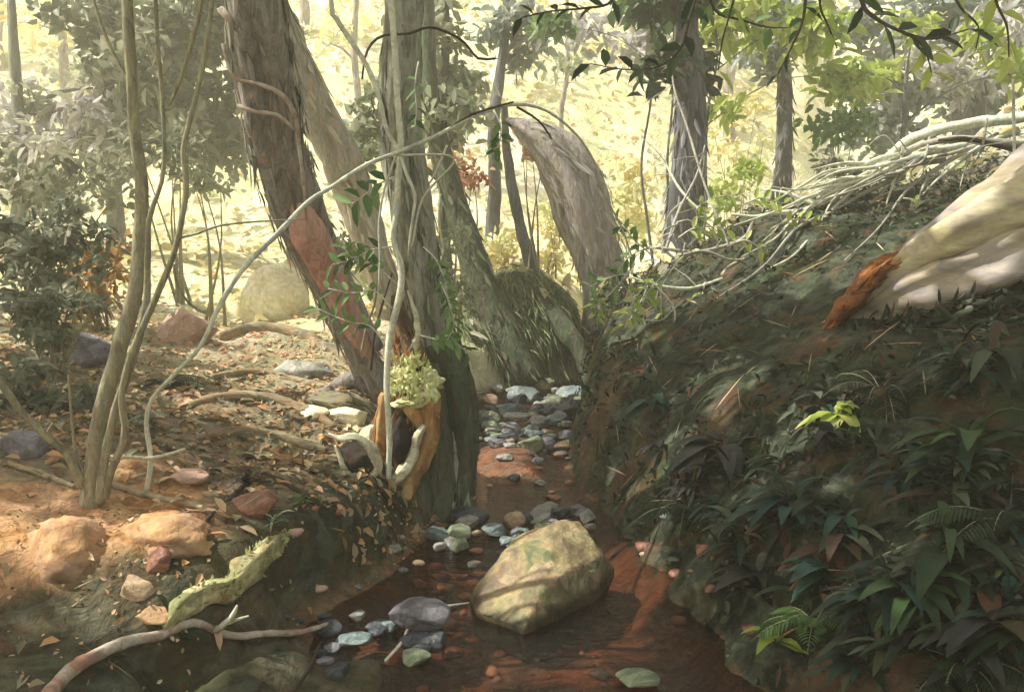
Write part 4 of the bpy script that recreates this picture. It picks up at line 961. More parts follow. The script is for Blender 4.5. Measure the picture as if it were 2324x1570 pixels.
for k, pts in enumerate(RTS):
    m_ = MB(); m_.add(*tube([[*P(a, b_, Y), rad(w_, Y)] for a, b_, w_, Y in pts], 7, .04, .3, .06, 3, k)); rg_ = R3(900 + k); qq = spline([[*P(a, b_, Y), rad(w_, Y)] for a, b_, w_, Y in pts], .03); tm = m_
    for c_ in range(5):
        p0 = qq[rg_.integers(int(len(qq) * .2), len(qq))]; dd = unit(rg_.normal(size=3) + np.array([-.8, -.2, -.15])); l_ = rg_.uniform(.12, .4); r_ = min(p0[3] * .55, .007)
        p1_ = p0[:3] + dd * l_ * .5 + rg_.normal(size=3) * .03; p2_ = p0[:3] + dd * l_ + rg_.normal(size=3) * .05 - np.array([0, 0, .05])
        tm.add(*tube([[*p0[:3], r_], [*p1_, r_ * .7], [*p2_, .0015]], 5, .03, .3, seed=c_))
    part("root", m_, M['root_grey' if k % 3 else 'vine_pale'], rt)
fan = np.random.default_rng(12)
for k in range(15):
    t = fan.random(); sx = 2300 - 480 * t + fan.normal() * 20; sy = 285 + 190 * t ** 1.1 + fan.normal() * 10; Y = 6.85
    ln = fan.uniform(200, 520); an = fan.uniform(.12, .75); pts = []
    for q_ in np.linspace(0, 1, 6):
        pts.append([sx - ln * q_ * math.cos(an) + fan.normal() * 12 * q_, sy + ln * q_ * math.sin(an) * (.5 + .5 * q_) + fan.normal() * 12 * q_, (1 - q_ * .85) * fan.uniform(11, 19), Y - .25 * q_])
    q3 = []
    for a_, b_, w_, Y_ in pts:
        g_ = PG(a_, b_)
        if g_ is not None and g_[1] < Y_: Y_ = g_[1] - .05
        q3.append([*P(a_, b_, Y_), rad(w_, Y_)])
    m_ = MB(); m_.add(*tube(q3, 7, .04, .3, .05, 3, k)); q5 = spline(q3, .05)
    for c_ in range(2):
        p0 = q5[int(len(q5) * (.3 + .16 * c_))]; dd = unit(q5[-1][:3] - q5[0][:3]) * .8 + fan.normal(size=3) * .45; l_ = fan.uniform(.15, .4)
        m_.add(*tube([[*p0[:3], p0[3] * .7], [*(p0[:3] + dd * l_ * .5), p0[3] * .5], [*(p0[:3] + dd * l_ + [0, 0, -.04]), .002]], 6, .03, .3, seed=c_))
    part("branch", m_, M['root_grey' if k % 4 == 0 else 'vine_pale'], rt)
m_ = MB(); m_.add(*tube(path_px([(2400, 352, 12, 6.5), (2324, 345, 11, 6.5), (2260, 330, 11, 6.55), (2190, 315, 10, 6.6), (2130, 318, 6, 6.7)], 6), 6, .05, .2)); part("root", m_, M['bark_dark'], rt, label="dark root curving under the pale ones")

# mounded moss under the roots so that they lie on something
def moss_mound(label, pts, seed, mat, name="mossy_mound"):
    m_ = MB()
    for k, (px, py, Y, w, d, h) in enumerate(pts):
        v, f = rock(P(px, py, Y), (rad(w, Y), d, rad(h, Y)), seed + k, 4, 2, .16); m_.add(v, f)
    return single(name, m_, mat, label, "mound", P(pts[0][0], pts[0][1], pts[0][2]))

# fallen branch across the bottom left
def gpath(pts, lift):
    out = []
    for a, b_, w_ in pts:
        q = PG(a, b_); out.append([q[0], q[1], max(q[2], 0) + lift, rad(w_, q[1])])
    return out
fb = thing("fallen_branch", "curved brown fallen branch with highlights coloured white lying on the wet ground at bottom left", "branch", PG(370, 1475))
m_ = MB(); m_.add(*tube(gpath([(110, 1600, 34), (160, 1550, 34), (215, 1510, 32), (280, 1484, 28), (370, 1470, 24), (440, 1468, 20), (520, 1462, 18), (600, 1456, 16), (680, 1452, 15), (745, 1450, 9)], .03), 10, .03, .3, .08, 3, 5)); part("stem", m_, M['deadwood'], fb)
q0 = gpath([(490, 1466, 16)], .04)[0]
m_ = MB(); m_.add(*tube([q0, [q0[0] + .06, q0[1], q0[2] + .05, .012], [q0[0] + .085, q0[1], q0[2] + .10, .004]], 7, .02, .2)); m_.add(*tube([[q0[0] + .04, q0[1], q0[2] + .03, .01], [q0[0] + .12, q0[1] + .02, q0[2] + .05, .004]], 6, .02)); part("stub", m_, M['root_pale'], fb)  # pale colour paints the white highlight on the stub
tw = [("thin white twig lying by the slate stone at the bottom", [(875, 1520, 7), (915, 1490, 8), (950, 1468, 8), (1010, 1458, 7), (1065, 1448, 4)], 'vine_pale', .015),
      ("dark twig on wet ground right of the fallen branch", [(675, 1570, 9), (700, 1535, 9), (728, 1495, 5)], 'bark_dark', .015),
      ("dark broken stick leaning below the stump into the water", [(862, 1125, 14), (895, 1160, 13), (930, 1195, 9)], 'bark_dark', .02)]
for lb, pts, mt, lf in tw:
    q = gpath(pts, lf); m_ = MB(); m_.add(*tube(q, 6, .02, .2)); single("twig", m_, M[mt], lb, "twig", q[0][:3])

# low roots and fallen sticks running across the left slope
M['slope_root'] = surf('slope_root', [(.08, .07, .05), (.20, .17, .11), (.34, .27, .17), (.26, .14, .08), (.22, .24, .17), (.46, .40, .28)], 4, (.6, 2, 2), 10, .5, bs=20, bst=.8, bd=.01)
for lb, pts in [("long low ochre root curving over the left slope below the pale slabs", [(430, 925, 20), (520, 905, 26), (610, 910, 28), (690, 935, 26), (760, 975, 18)]),
                ("grey green root ridge crossing the middle of the left slope", [(450, 1000, 18), (540, 985, 24), (640, 1000, 26), (740, 1030, 18)]),
                ("orange brown stick lying above the long ochre root", [(480, 860, 14), (580, 850, 18), (680, 868, 18), (790, 900, 12)]),
                ("tan log half buried near the crest of the left slope", [(500, 770, 26), (590, 750, 34), (680, 765, 34), (770, 810, 24), (830, 850, 18)]),
                ("dark root arching under the dark lance leaved plant", [(470, 1190, 10), (530, 1130, 14), (590, 1085, 14), (660, 1110, 12), (740, 1160, 8)]),
                ("brown root snaking past the base of the arching vine", [(240, 1100, 14), (330, 1130, 16), (430, 1150, 14), (520, 1180, 8)]),
                ("mauve stick lying left of the sapling base", [(20, 1060, 12), (90, 1080, 16), (170, 1110, 10)])]:
    q = gpath(pts, .012); m_ = MB(); m_.add(*tube(q, 10, .03, .35, .1, 3, pts[0][0], squash=.8)); single("surface_root", m_, M['slope_root' if 'dark' not in lb else 'bark_dark'], lb, "root", q[0][:3])
q = [[*P(a, b_, Y), rad(w_, Y)] for a, b_, w_, Y in [(1175, 640, 26, 10.9), (1230, 690, 36, 10.6), (1285, 750, 44, 10.3), (1325, 810, 40, 10.1), (1345, 880, 30, 9.9)]]
m_ = MB(); m_.add(*tube(q, 12, .08, .35, .1, 3, 5)); single("mossy_log", m_, M['bark_moss'], "dark mauve fallen trunk sloping down the mossy wall to the cobbles", "log", q[-1][:3])

# ------------------------------------------------------------------ rocks
HP = [(1270, 1176, 4.2), (1318, 1182, 4.26), (1168, 1218, 4.12), (1128, 1264, 4.0), (1362, 1246, 4.2), (1368, 1262, 4.05), (1290, 1292, 3.84), (1236, 1330, 3.70), (1150, 1356, 3.68), (1100, 1336, 3.84), (1062, 1352, 3.88), (1190, 1424, 3.53), (1245, 1396, 3.64), (1345, 1352, 3.86), (1394, 1292, 4.16), (1078, 1388, 3.68)]
bm = bmesh.new()
for p in HP: bm.verts.new(P(*p))
for p in [(-.17, 3.80), (.06, 3.56), (.36, 3.86), (.48, 4.30), (.35, 4.5), (.0, 4.45), (-.18, 4.1)]: bm.verts.new((p[0], p[1], -.14))
bm.verts.new((.22, 4.42, .14))
bmesh.ops.convex_hull(bm, input=bm.verts)
bmesh.ops.delete(bm, geom=[v for v in bm.verts if not v.link_faces], context='VERTS')
bmesh.ops.bevel(bm, geom=bm.edges[:], offset=.011, segments=2, affect='EDGES', profile=.6)
bmesh.ops.triangulate(bm, faces=bm.faces)
for k in range(3):
    bmesh.ops.subdivide_edges(bm, edges=[e for e in bm.edges if e.calc_length() > .03], cuts=1, use_grid_fill=True)
    bmesh.ops.triangulate(bm, faces=bm.faces)
bmesh.ops.smooth_vert(bm, verts=bm.verts, factor=.2, use_axis_x=True, use_axis_y=True, use_axis_z=True)
bm.normal_update()
for v in bm.verts:
    v.co += v.normal * (.012 * mnoise.noise(v.co * 7) + .006 * mnoise.noise(v.co * 22) + .012 * mnoise.noise(v.co * 3.5))
bm.verts.index_update()
m_ = MB(); m_.add(np.array([v.co[:] for v in bm.verts]), np.array([[v.index for v in f.verts] for f in bm.faces])); bm.free()
single("boulder", m_, M['r_moss'], "large angular boulder with golden green moss in the middle of the stream", "boulder", (.12, 4.1, 0))

LAND = [(955, 1405, "slate purple stone"), (803, 1450, "blue grey dome stone"), (1445, 1545, "low grey green stone"), (1062, 1172, "dark bluish stone"), (1168, 1182, "tan stone"), (1225, 1166, "boulder's peak"),
        (1230, 1300, "golden boulder"), (992, 1210, "broad grey green stone"), (892, 1246, "oval grey stone"), (1192, 896, "largest blue stone"), (1300, 925, "dark blue stone"), (1112, 908, "pinkish stone"),
        (1172, 944, "flat pale grey stone"), (1160, 984, "long grey blue stone"), (1230, 1010, "wide pale green stone"), (1282, 1012, "sunlit tan stone"), (1168, 1086, "lone dark stone"), (1220, 1046, "small teal stone"),
        (1060, 1128, "pink flat stone"), (905, 1125, "hollow stump"), (980, 1490, "thin white twig"), (1350, 1180, "foot of the bank"), (700, 1450, "tip of the fallen branch"), (1500, 1400, "right bank")]
SEEN_L = set()
def where(label, px, py, w):
    h_ = " ".join(label.split()[:4]); h_ = label.split(" stone ")[0].split(" cobble ")[0].split(" pebble ")[0]
    nn = "cobble" if "cobble lying" in label else "pebble" if "pebble" in label else "stone"
    h_ = h_.replace("small ", "").replace("large ", "").replace("medium ", "")
    sz_ = "tiny" if w < 20 else "small" if w < 30 else "middling" if w < 42 else "larger"
    for a_, b_, t_ in sorted(LAND, key=lambda q: (q[0] - px) ** 2 + (q[1] - py) ** 2)[:5]:
        dx, dy = px - a_, (py - b_) * 1.3
        rel = ("right of" if dx > 0 else "left of") if abs(dx) > 1.6 * abs(dy) else ("just below" if dy > 0 else "just above") if abs(dy) > 1.6 * abs(dx) else ("below and " if dy > 0 else "above and ") + ("right of" if dx > 0 else "left of")
        l_ = "%s %s %s %s the %s" % (sz_, h_, nn, rel, t_)
        if l_ not in SEEN_L: break
    SEEN_L.add(l_)
    return l_
def stone(label, px, py, w, h, mat, seed, group=None, name="stone", depth=None, sub=3, planes=9, Y=None, sink=.25, cat="stone", rough=.05):
    """picture box centre, width and height; it rests on the ground or in the water where its lower edge falls"""
    if group: label = where(label, px, py, w)
    q = PG(px, py + h * .42)
    if q[2] < 0: d_ = ray(px, py + h * .42); q = EYE + d_ * (-EYE[2] / d_[2])
    if Y is not None: q = P(px, py + h * .42, Y)
    Yc = q[1] + rad(w, q[1]) * .5
    c = P(px, py, Yc); rx = rad(w, Yc); rz_ = rad(h, Yc) * 1.06
    base = max(q[2], -.02)
    hh = (c[2] + rz_ - base); sz = max(hh * (1 + sink) / 2, .4 * rx)
    cz = c[2] + rz_ - sz
    v, f = rock((c[0], c[1], cz), (rx * 1.1, depth or rx * .9, sz * 1.06), seed, 4 if w > 34 else sub, planes, rough, 0)
    m_ = MB(); m_.add(v, f)
    return single(name, m_, M[mat], label, cat, (c[0], c[1], cz), group)

stone("slate purple stone with a flat lit facet at the bottom centre", 955, 1405, 156, 86, 'r_slate', 5, sub=4)
stone("small blue grey dome stone left of the slate purple stone", 803, 1450, 78, 34, 'r_blue', 6)
stone("low grey green stone at the bottom edge under the red water", 1445, 1545, 100, 44, 'r_green', 7)
stone("dark bluish stone heading the row behind the golden boulder", 1062, 1172, 92, 42, 'r_dark', 8, sub=4)
stone("pale blue stone in the row behind the golden boulder", 1120, 1205, 56, 34, 'r_blue', 9)
stone("tan stone in the row behind the golden boulder", 1168, 1182, 50, 44, 'r_tan', 10)
stone("light grey stone just left of the boulder's peak", 1225, 1166, 66, 50, 'r_grey', 11, sub=4)
stone("dark stone just behind the boulder's peak", 1274, 1164, 46, 26, 'r_dark', 12)
stone("broad grey green stone at the left of the row below the mossy tree", 992, 1210, 66, 40, 'r_blue', 13)
stone("mottled green stone beside the dark bluish stone", 1045, 1208, 60, 38, 'r_green', 14)
stone("small round grey stone below the mottled green stone", 1028, 1232, 44, 32, 'r_grey', 15)
stone("oval grey stone standing in shallow water below the dark stick", 892, 1246, 36, 28, 'r_grey', 16)
stone("little grey pebble above the oval grey stone", 912, 1222, 24, 16, 'r_grey', 17)
stone("largest blue stone in the cobble heap at the stream bend", 1192, 896, 76, 46, 'r_blue', 18, sub=4)
stone("grey stone at the top of the cobble heap under the mossy wall", 1160, 872, 50, 26, 'r_grey', 19)
stone("pale green stone at the top of the cobble heap", 1238, 872, 46, 28, 'r_green', 20)
stone("dark blue stone at the right end of the cobble heap", 1300, 925, 74, 56, 'r_dark', 21, sub=4)
stone("teal topped stone against the foot of the bank", 1302, 893, 76, 34, 'r_blue', 22)
stone("pinkish stone at the left end of the cobble heap", 1112, 908, 40, 26, 'r_pink', 23)
stone("flat pale grey stone in the middle of the cobble heap", 1172, 944, 60, 26, 'r_grey', 24)
stone("dark wedge stone in the middle of the cobble heap", 1222, 930, 36, 28, 'r_dark', 25)
stone("flat cream grey stone at the right of the cobble heap", 1228, 955, 52, 24, 'r_grey', 26)
stone("green glinting flat stone below the cobble heap", 1112, 966, 54, 24, 'r_green', 27)
stone("long grey blue stone below the cobble heap", 1160, 984, 56, 22, 'r_blue', 28)
stone("teal grey stone below the cobble heap at right", 1214, 984, 50, 24, 'r_blue', 29)
stone("wide pale green flat stone at the near edge of the cobbles", 1230, 1010, 66, 20, 'r_green', 30)
stone("sunlit tan flat stone at the foot of the bank", 1282, 1012, 60, 26, 'r_tan', 31)
stone("small dark stone alone on the brown gravel bar", 1168, 1086, 34, 22, 'r_dark', 32)
stone("small teal stone on the brown gravel bar", 1220, 1046, 34, 18, 'r_blue', 33)
stone("flat grey stone on the left of the gravel bar", 1146, 1038, 40, 16, 'r_grey', 34)
stone("pink flat stone at the water's edge below the mossy tree", 1060, 1128, 40, 14, 'r_pink', 35)
rng = R3(91)
RC = [('r_blue', 'blue grey'), ('r_slate', 'purple grey'), ('r_grey', 'pale grey'), ('r_dark', 'near black'), ('r_green', 'mottled green')]
for k in range(26):
    px = rng.uniform(930, 1350); py = 1245 - .16 * (px - 930) + rng.uniform(-45, 18); w_ = rng.uniform(26, 52); mt_ = RC[rng.integers(0, 5)]
    stone('medium %s stone packed in the row behind the golden boulder' % mt_[1], px, py, w_, w_ * rng.uniform(.55, .75), mt_[0], 800 + k, 'stones packed behind the boulder')
for k in range(30):
    px = rng.uniform(1095, 1325); py = rng.uniform(880, 1010); w_ = rng.uniform(34, 58); mt_ = RC[rng.integers(0, 5)]
    stone('large %s stone filling the cobble heap at the stream bend' % mt_[1], px, py, w_, w_ * rng.uniform(.5, .7), mt_[0], 840 + k, 'stones filling the cobble heap')
for k in range(16):
    px = rng.uniform(640, 1050); py = rng.uniform(1390, 1555); w_ = rng.uniform(30, 80); mt_ = RC[rng.integers(0, 5)]
    stone('%s stone half sunk in the dark mud at the bottom' % ('bluish black' if k % 2 else mt_[1]), px, py, w_, w_ * rng.uniform(.4, .6), 'r_dark' if k % 2 else mt_[0], 880 + k, 'stones in the dark mud', sink=.6)
rng = R3(90); CN = {'r_grey': 'light grey', 'r_blue': 'blue grey', 'r_green': 'green grey', 'r_slate': 'purple grey', 'r_tan': 'tan', 'r_red': 'red brown', 'r_pink': 'pink', 'r_dark': 'dark'}; cob = ['r_grey', 'r_blue', 'r_green', 'r_slate', 'r_tan']
for k in range(56):
    px = rng.uniform(1085, 1325); py = rng.uniform(872, 1030); w_ = rng.uniform(18, 36)
    mt_ = cob[rng.integers(0, 5)]
    stone("small %s cobble lying loose among the larger stones at the stream bend" % CN[mt_], px, py, w_, w_ * rng.uniform(.4, .6), mt_, 200 + k, "small cobbles at the stream bend", name="cobble", cat="cobble")
for k in range(46):
    px = rng.uniform(860, 1330); py = rng.uniform(1030, 1290); w_ = rng.uniform(14, 34)
    q = PG(px, py)
    if q is None or q[2] > .05: continue
    mt_ = ['r_red', 'r_grey', 'r_slate', 'r_tan', 'r_red'][rng.integers(0, 5)]
    stone("small %s pebble in the shallow water around the row of stones" % CN[mt_], px, py, w_, w_ * rng.uniform(.3, .5), mt_, 300 + k, "pebbles in the middle of the stream", name="pebble", cat="pebble")
def under(label, px, py, w, mat, seed):
    label = where(label, px, py, w)
    d_ = ray(px, py); q = EYE + d_ * ((-EYE[2] - .10) / d_[2]); z = H(q[0], q[1]); r = rad(w, q[1])
    rr = np.random.default_rng(seed)
    v, f = rock((q[0], q[1], z + r * .1), (r, r * rr.uniform(.6, 1), r * .5), seed, 2, 6, .05, rr.uniform(0, 3)); m_ = MB(); m_.add(v, f)
    single("pebble", m_, M[mat], label, "pebble", (q[0], q[1], z), "pebbles under the near water")
for k in range(110):
    px = rng.uniform(650, 1720); py = rng.uniform(1290, 1560); w_ = rng.uniform(16, 60)
    q = PG(px, py)
    if q is None or q[2] > .03: continue
    mt_ = ['r_red', 'r_red', 'r_red', 'r_slate', 'r_tan', 'r_pink'][rng.integers(0, 6)]
    under("%s pebble lying under the shallow water near the viewer" % CN[mt_], px, py, w_, mt_, 400 + k)

stone("big orange sandstone boulder with a pale sunlit top at the lower left", 155, 1240, 200, 112, 'r_sand', 50, sub=4, sink=.9, rough=.14, planes=7)
stone("rounded orange boulder with a lilac highlight below the sapling clump", 375, 1215, 220, 82, 'r_sand', 51, sub=4, sink=.9, rough=.14, planes=7)
stone("small ochre stone between the two orange boulders", 305, 1335, 92, 60, 'r_tan', 52, sink=.5)
stone("purple brown stone behind the ochre stone", 360, 1272, 70, 60, 'r_red', 53, sink=.5)
stone("brown stone on the mossy edge above the fallen branch", 345, 1400, 100, 60, 'r_sand', 54, sink=.5)
stone("pink stone on the left slope behind the thin saplings", 420, 745, 130, 90, 'r_pink', 55, sub=4, sink=.4, rough=.08)
stone("dome boulder coloured sunlit cream on the crest of the left slope", 622, 668, 150, 130, 'r_sun_cream', 56, sub=4, sink=.4, planes=4, rough=.07)
stone("white streaked flat stone on the left slope", 690, 830, 140, 34, 'r_grey', 57, sub=4)
stone("flat pink stone near the base of the arching vine", 420, 1080, 100, 36, 'r_pink', 58)
stone("brownish purple stone under the dark leaved plant", 585, 1145, 110, 70, 'r_red', 59, sub=4)
stone("grey mauve stone at the left edge above the orange boulder", 60, 1010, 120, 80, 'r_slate', 60, sub=4)
stone("bluish stone behind the sapling clump", 200, 800, 110, 80, 'r_slate', 61, sub=4)
for k, (px, py, w_, h_) in enumerate([(735, 905, 120, 36), (795, 945, 110, 40), (700, 935, 90, 26), (840, 985, 60, 40)]):
    stone(["slab coloured sunlit cream beside the leaning trunk", "brightest sunlit-coloured cream slab just left of the hollow stump", "orange cream slab below the sunlit slabs", "pale rounded slab touching the stump's looping root"][k], px, py, w_, h_, 'r_sun_cream', 62 + k, sub=4, planes=8)
q = gpath([(648, 1235, 20), (612, 1262, 44), (570, 1302, 60), (525, 1340, 56), (470, 1375, 48), (415, 1405, 54), (375, 1440, 22)], .012)
LF['fl_edge'] = leafmat('edge_tuft_sunlit', [(.10, .12, .05), (.26, .28, .11), (.44, .42, .22), (.28, .12, .05)], .1, .9, .1)
mr = thing("mossy_ridge", "crumbling sunlit-coloured yellow green mossy edge of the left bank above the fallen branch", "moss", q[3][:3])
m_ = MB(); m_.add(*tube(q, 18, .02, .55, .2, 4, 9)); part("bank_edge", m_, surf("edge_moss_sunlit", [(.08, .09, .04), (.20, .22, .09), (.40, .40, .20), (.52, .48, .28), (.30, .14, .07), (.14, .16, .07)], 5, (1, 1, 1), 14, .5, bs=22, bst=1, bd=.02), mr)  # yellow green has the sun on the turf lip painted in
flakes("moss_tufts", mr, q, 260, .024, .014, 'fl_edge', 8, .003, .9)

# ------------------------------------------------------------------ plants
def plant(label, px, py, L, n, leaf, seed, up=.6, aspect=.16, group=None, name="leafy_plant", droop=.55, at=None, facing=None):
    """long leaves arching out of one root"""
    rng = R3(seed); p = PG(px, py) if at is None else np.array(at)
    if p is None: return
    a = rng.uniform(0, 2 * PI, n); e = rng.uniform(.1, 1.0, n) * up + .15
    d = np.stack([np.cos(a) * np.cos(e), np.sin(a) * np.cos(e) * .8, np.sin(e)], -1)
    if facing is not None: d = unit(d + np.array(facing))
    h = rng.uniform(.0, .35, n) * L
    m_ = MB(); Ls = L * rng.uniform(.55, 1.15, n); tint = np.clip(rng.random() * .4 + rng.random(n) * .6, 0, 1)
    pos = p + np.array([0, 0, 1]) * h[:, None]
    nr = unit(np.cross(np.cross(d, [0, 0, 1.0]), d))
    # three joined spans per leaf so that it arches
    s = unit(np.cross(nr, d)); W_ = Ls * aspect * rng.uniform(.7, 1.3, n)
    ts = [0, .2, .45, .7, .88, 1]; ws = [.12, .8, 1, .75, .4, 0.02]
    rows = []
    for t, w_ in zip(ts, ws):
        c = pos + d * (Ls * t)[:, None] - np.array([0, 0, 1.0]) * (droop * Ls * t * t)[:, None]
        c[:, 2] = np.maximum(c[:, 2], height(c[:, 0], c[:, 1]) + .01)
        rows.append(np.stack([c + s * (W_ * w_ * .5)[:, None] + nr * (W_ * w_ * .15)[:, None], c, c - s * (W_ * w_ * .5)[:, None] + nr * (W_ * w_ * .15)[:, None]], 1))
    V = np.stack(rows, 1).reshape(-1, 3); b_ = (np.arange(n) * 18)[:, None]
    F_ = []
    for r in range(5):
        for c in range(2):
            k = r * 3 + c; F_.append(b_ + [k, k + 1, k + 4, k + 3])
    m_.add(V, np.vstack(F_), np.tile(tint, 10))
    sd = MB()
    sd.add(*tube([[p[0], p[1], p[2] - .03, .006], [p[0], p[1], p[2] + .2 * L, .003]], 5, .05))
    root = thing(name, label, "plant", p, group)
    part("stalk", sd, M['bark_dark'], root); part("leaves", m_, LF[leaf], root)
    return root

def fern(label, px, py, L, n, leaf, seed, group=None, name="fern"):
    rng = R3(seed); p = PG(px, py)
    if p is None: return
    root = thing(name, label, "fern", p, group); st_ = MB(); lv = MB()
    for k in range(n):
        a = rng.uniform(0, 2 * PI); e = rng.uniform(.4, 1.1); l = L * rng.uniform(.7, 1.1)
        t = np.linspace(0, 1, 9)
        d = np.array([math.cos(a), math.sin(a) * .8, 0])
        c = p + d * (l * t * math.cos(e * .6))[:, None] + np.array([0, 0, 1.0]) * (l * (math.sin(e) * t - .75 * t * t))[:, None]
        c[:, 2] = np.maximum(c[:, 2], height(c[:, 0], c[:, 1]) + .012)
        q = np.column_stack([c, .003 * (1 - .7 * t)]); st_.add(*tube(q, 4, .06))
        q = spline(q, .012); T_ = unit(np.gradient(q[:, :3], axis=0)); m2 = len(q)
        s = unit(np.cross(T_, [0, 0, 1.0])); tt = np.linspace(0, 1, m2); ll = l * .26 * np.sin(np.clip(tt * 1.05 + .08, 0, 1) * PI) ** .7 + .004
        for sg in (1, -1):
            leaves(lv, q[:, :3], s * sg + T_ * .45, np.array([0, 0, 1.0]) + s * .2, ll, .013, np.clip(rng.random() * .5 + rng.random(m2) * .4, 0, 1), .3)
    part("stalk", st_, M['bark_stem'], root); part("fronds", lv, LF[leaf], root)
    return root

big = [("broad dark leaved plant with drooping purple black leaves high on the bank", 1640, 1060, .42, 13, 'dark', .6, .28),
       ("olive green plant with one bright leaf at the middle of the bank", 1900, 960, .26, 12, 'lime', .7, .30),
       ("teal leaved plant low on the bank beside the dark leaves", 1790, 1175, .36, 13, 'teal', .7, .18),
       ("blue green narrow leaved plant right of the teal plant", 2060, 1120, .34, 14, 'teal', .7, .16),
       ("big arching lance leaved plant right of centre on the bank", 2150, 1290, .48, 16, 'deep', .7, .17),
       ("long leaved plant fanning toward the lower right corner", 2060, 1400, .34, 14, 'mid', .8, .20),
       ("bright emerald leaved plant at the foot of the dark bank", 1880, 1330, .24, 9, 'teal', .6, .34),
       ("grey green arching plant at the lower middle of the bank", 1680, 1250, .36, 14, 'bank', .7, .18),
       ("dark purple leaved plant hanging over the red water", 1720, 1350, .30, 12, 'dark', .6, .26),
       ("yellow green leaved plant by the ochre patch at the lower right", 1760, 1470, .18, 9, 'lime', .6, .26),
       ("green bladed plant spreading at the very bottom right", 2080, 1500, .24, 11, 'mid', .6, .22),
       ("dark leaved plant in the bottom right corner", 2240, 1480, .30, 12, 'dark', .7, .30),
       ("blue tipped leafy plant at the right edge near the corner", 2290, 1400, .26, 10, 'teal', .7, .26),
       ("long dark leaved plant under the fallen log at the right edge", 2200, 1050, .40, 14, 'deep', .7, .18),
       ("mossy leaved plant hanging at the upper right under the log", 2250, 850, .36, 12, 'bank', .6, .2),
       ("dark lance leaved plant in the middle of the left bank edge", 560, 1110, .22, 12, 'dark', .9, .16),
       ("star shaped green plant beside the looping root", 692, 1150, .14, 9, 'mid', .6, .24),
       ("thin grey green plant below the dark lance leaved one", 620, 1200, .17, 11, 'sage', .9, .12),
       ("tiny white leaved seedling at the left of the stump", 695, 1040, .10, 5, 'lilac', .6, .2),
       ("green strap leaved plant by the fallen branch", 410, 1455, .14, 8, 'deep', .4, .3)]
for k, (lb, px, py, L, n, lf, up, asp) in enumerate(big):
    plant(lb, px, py, L * .82, n, 'deep' if lf == 'mid' and px > 1500 else lf, 500 + k, up, asp, facing=(-.35, -.45, .05) if px > 1500 else None)
for k, (lb, px, py, L, n, lf) in enumerate([("dark fern at the left edge beneath the bushes", 60, 860, .34, 9, 'deep'), ("fern with drooping fronds behind the left saplings", 380, 880, .28, 9, 'deep'), ("small fern low on the left slope", 300, 960, .24, 8, 'grey'),
                                            ("fern on the bank above the red water", 1560, 1180, .3, 9, 'deep'), ("wide fern below the fallen log", 2000, 900, .34, 10, 'bank'), ("fern hanging at the right edge of the bank", 2290, 1200, .36, 10, 'deep'), ("fern at the lowest part of the bank beside the water", 1850, 1430, .26, 9, 'mid'), ("fern in the bottom right corner by the dark plant", 2180, 1540, .26, 9, 'deep')]):
    fern(lb, px, py, L, n, lf, 560 + k)
rng = R3(95); gl_ = [(['dark', 'bank', 'deep', 'bank', 'teal'], "dark low plant among many covering the lower right bank")]
LN = {'dark': 'purple black', 'bank': 'mottled olive', 'deep': 'dark green', 'teal': 'teal green'}; seen_ = set()
for k in range(110):
    px = rng.uniform(1400, 2330); py = rng.uniform(820, 1560)
    q = PG(px, py)
    if q is None or q[2] < .06 or px < 1380 + (py - 1000) * .9: continue
    s = rng.uniform(.13, .26)
    lf_ = gl_[0][0][rng.integers(0, 5)]
    j_ = min(range(len(big[:15])), key=lambda t: (big[t][1] - px) ** 2 + (big[t][2] - py) ** 2); bx_, by_ = big[j_][1] - px, big[j_][2] - py
    rel = ("left of" if bx_ > 0 else "right of") if abs(bx_) > abs(by_) else ("above" if by_ > 0 else "below")
    lb_ = "%s %s plant %s the %s" % ("small" if s < .17 else "low" if s < .21 else "bushy", LN[lf_], rel, " ".join(big[j_][0].split()[:4]) if "plant" in big[j_][0].split()[:4] else " ".join(big[j_][0].split()[:big[j_][0].split().index("plant") + 1]))
    if lb_ in seen_: continue
    seen_.add(lb_)
    plant(lb_, px, py, s, int(rng.integers(6, 12)), lf_, 600 + k, .7, rng.uniform(.16, .3), "low plants on the dark bank", facing=(-.3, -.4, .1))

